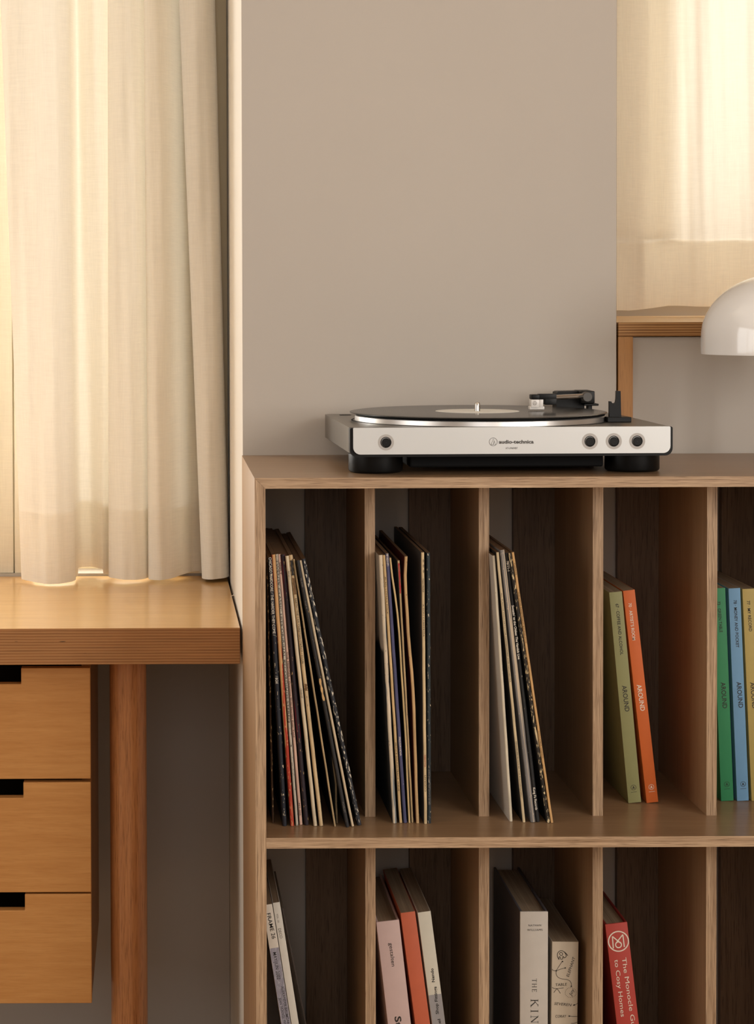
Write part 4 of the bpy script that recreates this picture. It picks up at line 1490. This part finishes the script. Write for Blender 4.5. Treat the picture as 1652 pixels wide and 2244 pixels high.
def strip(top, bot, y_from, pyb, ybase, hemwave, wob, nv):
    vs, fs = [], []
    nu = 300
    rnd = random.Random(5)
    ph = [rnd.uniform(0, 6.28) for _ in range(8)]
    for j in range(nv + 1):
        for i in range(nu + 1):
            a, b = crom(top, i / nu), crom(bot, i / nu)
            zb = pyb + hemwave(b[0])
            y_up = y_from + (zb - pyb) * 0.8
            py = y_up + (zb - 0.5 - y_up) * j / nv
            sI = py / pyb
            px = a[0] + (b[0] - a[0]) * sI
            off = a[1] + (b[1] - a[1]) * sI
            off += wob * (math.sin(px * 0.11 + py * 0.004 + ph[0]) + 0.6 * math.sin(px * 0.23 - py * 0.007 + ph[1]) + 0.35 * math.sin(py * 0.02 + px * 0.09 + ph[2]))
            w = U(px, py, ybase)
            vs.append((w.x, ybase - off, w.z))
    for j in range(nv):
        for i in range(nu):
            a = j * (nu + 1) + i
            fs.append((a, a + 1, a + nu + 2, a + nu + 1))
    return vs, fs


vs, fs = strip(L2T, L2B, 1108, 1258, YC, lhem, 0.0014, 14)
MB().add(vs, fs).build('hem', M_hem, ctl, ctl.location, smooth=80)

YRC = 3.63
RT = [(1330, .010), (1345, .020), (1362, .024), (1385, .018), (1408, .006), (1425, .0), (1450, .006), (1475, .014), (1490, .016), (1520, .010), (1550, .002), (1580, .006), (1620, .016), (1660, .010), (1700, .0), (1760, .016), (1820, .004), (1880, .016), (1960, .0), (2040, .014), (2120, .0), (2200, .016), (2290, .002), (2370, .014), (2450, .0), (2530, .014), (2600, .006)]
RB = [(1330, .014), (1345, .024), (1362, .028), (1385, .020), (1402, .004), (1422, -.002), (1450, .004), (1475, .012), (1490, .013), (1520, .008), (1550, .002), (1580, .006), (1620, .014), (1660, .010), (1700, .0), (1760, .016), (1820, .004), (1880, .016), (1960, .0), (2040, .014), (2120, .0), (2200, .016), (2290, .002), (2370, .014), (2450, .0), (2530, .014), (2600, .006)]


def rhem(px):
    return (8 if px < 1370 else max(-2, 8 - (px - 1370) * 0.11)) + 1.0 * math.sin(px * 0.05)


ctr = empty('linen_curtain', (U(1600, 672, YRC).x, YRC, LEDGE_Z))
tag(ctr, 'sheer linen curtain hanging over the right-hand window ledge', 'curtain')
vs, fs = curtain_mesh(RT, RB, -900, 673, YRC, 2.4, 380, 70, 0, 0.0012, rhem)
MB().add(vs, fs).build('cloth', M_sheer, ctr, ctr.location, smooth=80)
vs, fs = strip([(p[0], p[1] - .003) for p in RT], [(p[0], p[1] - .003) for p in RB], 528, 673, YRC, rhem, 0.0012, 12)
MB().add(vs, fs).build('hem', M_hem, ctr, ctr.location, smooth=80)
# side return folded back behind the sheer
sv = []
nv = 40
for j in range(nv + 1):
    py = -900 + (524 + 900) * j / nv
    for (px, off) in ((1330, -.006), (1370, -.004), (1410, -.016), (1450, -.010), (1487.5, -.004)):
        w = U(px, py, YRC)
        sv.append((w.x, YRC - off, w.z))
sf = [(j * 5 + i, j * 5 + i + 1, (j + 1) * 5 + i + 1, (j + 1) * 5 + i) for j in range(nv) for i in range(4)]
MB().add(sv, sf).build('side_hem', M_hem, ctr, ctr.location, smooth=80)
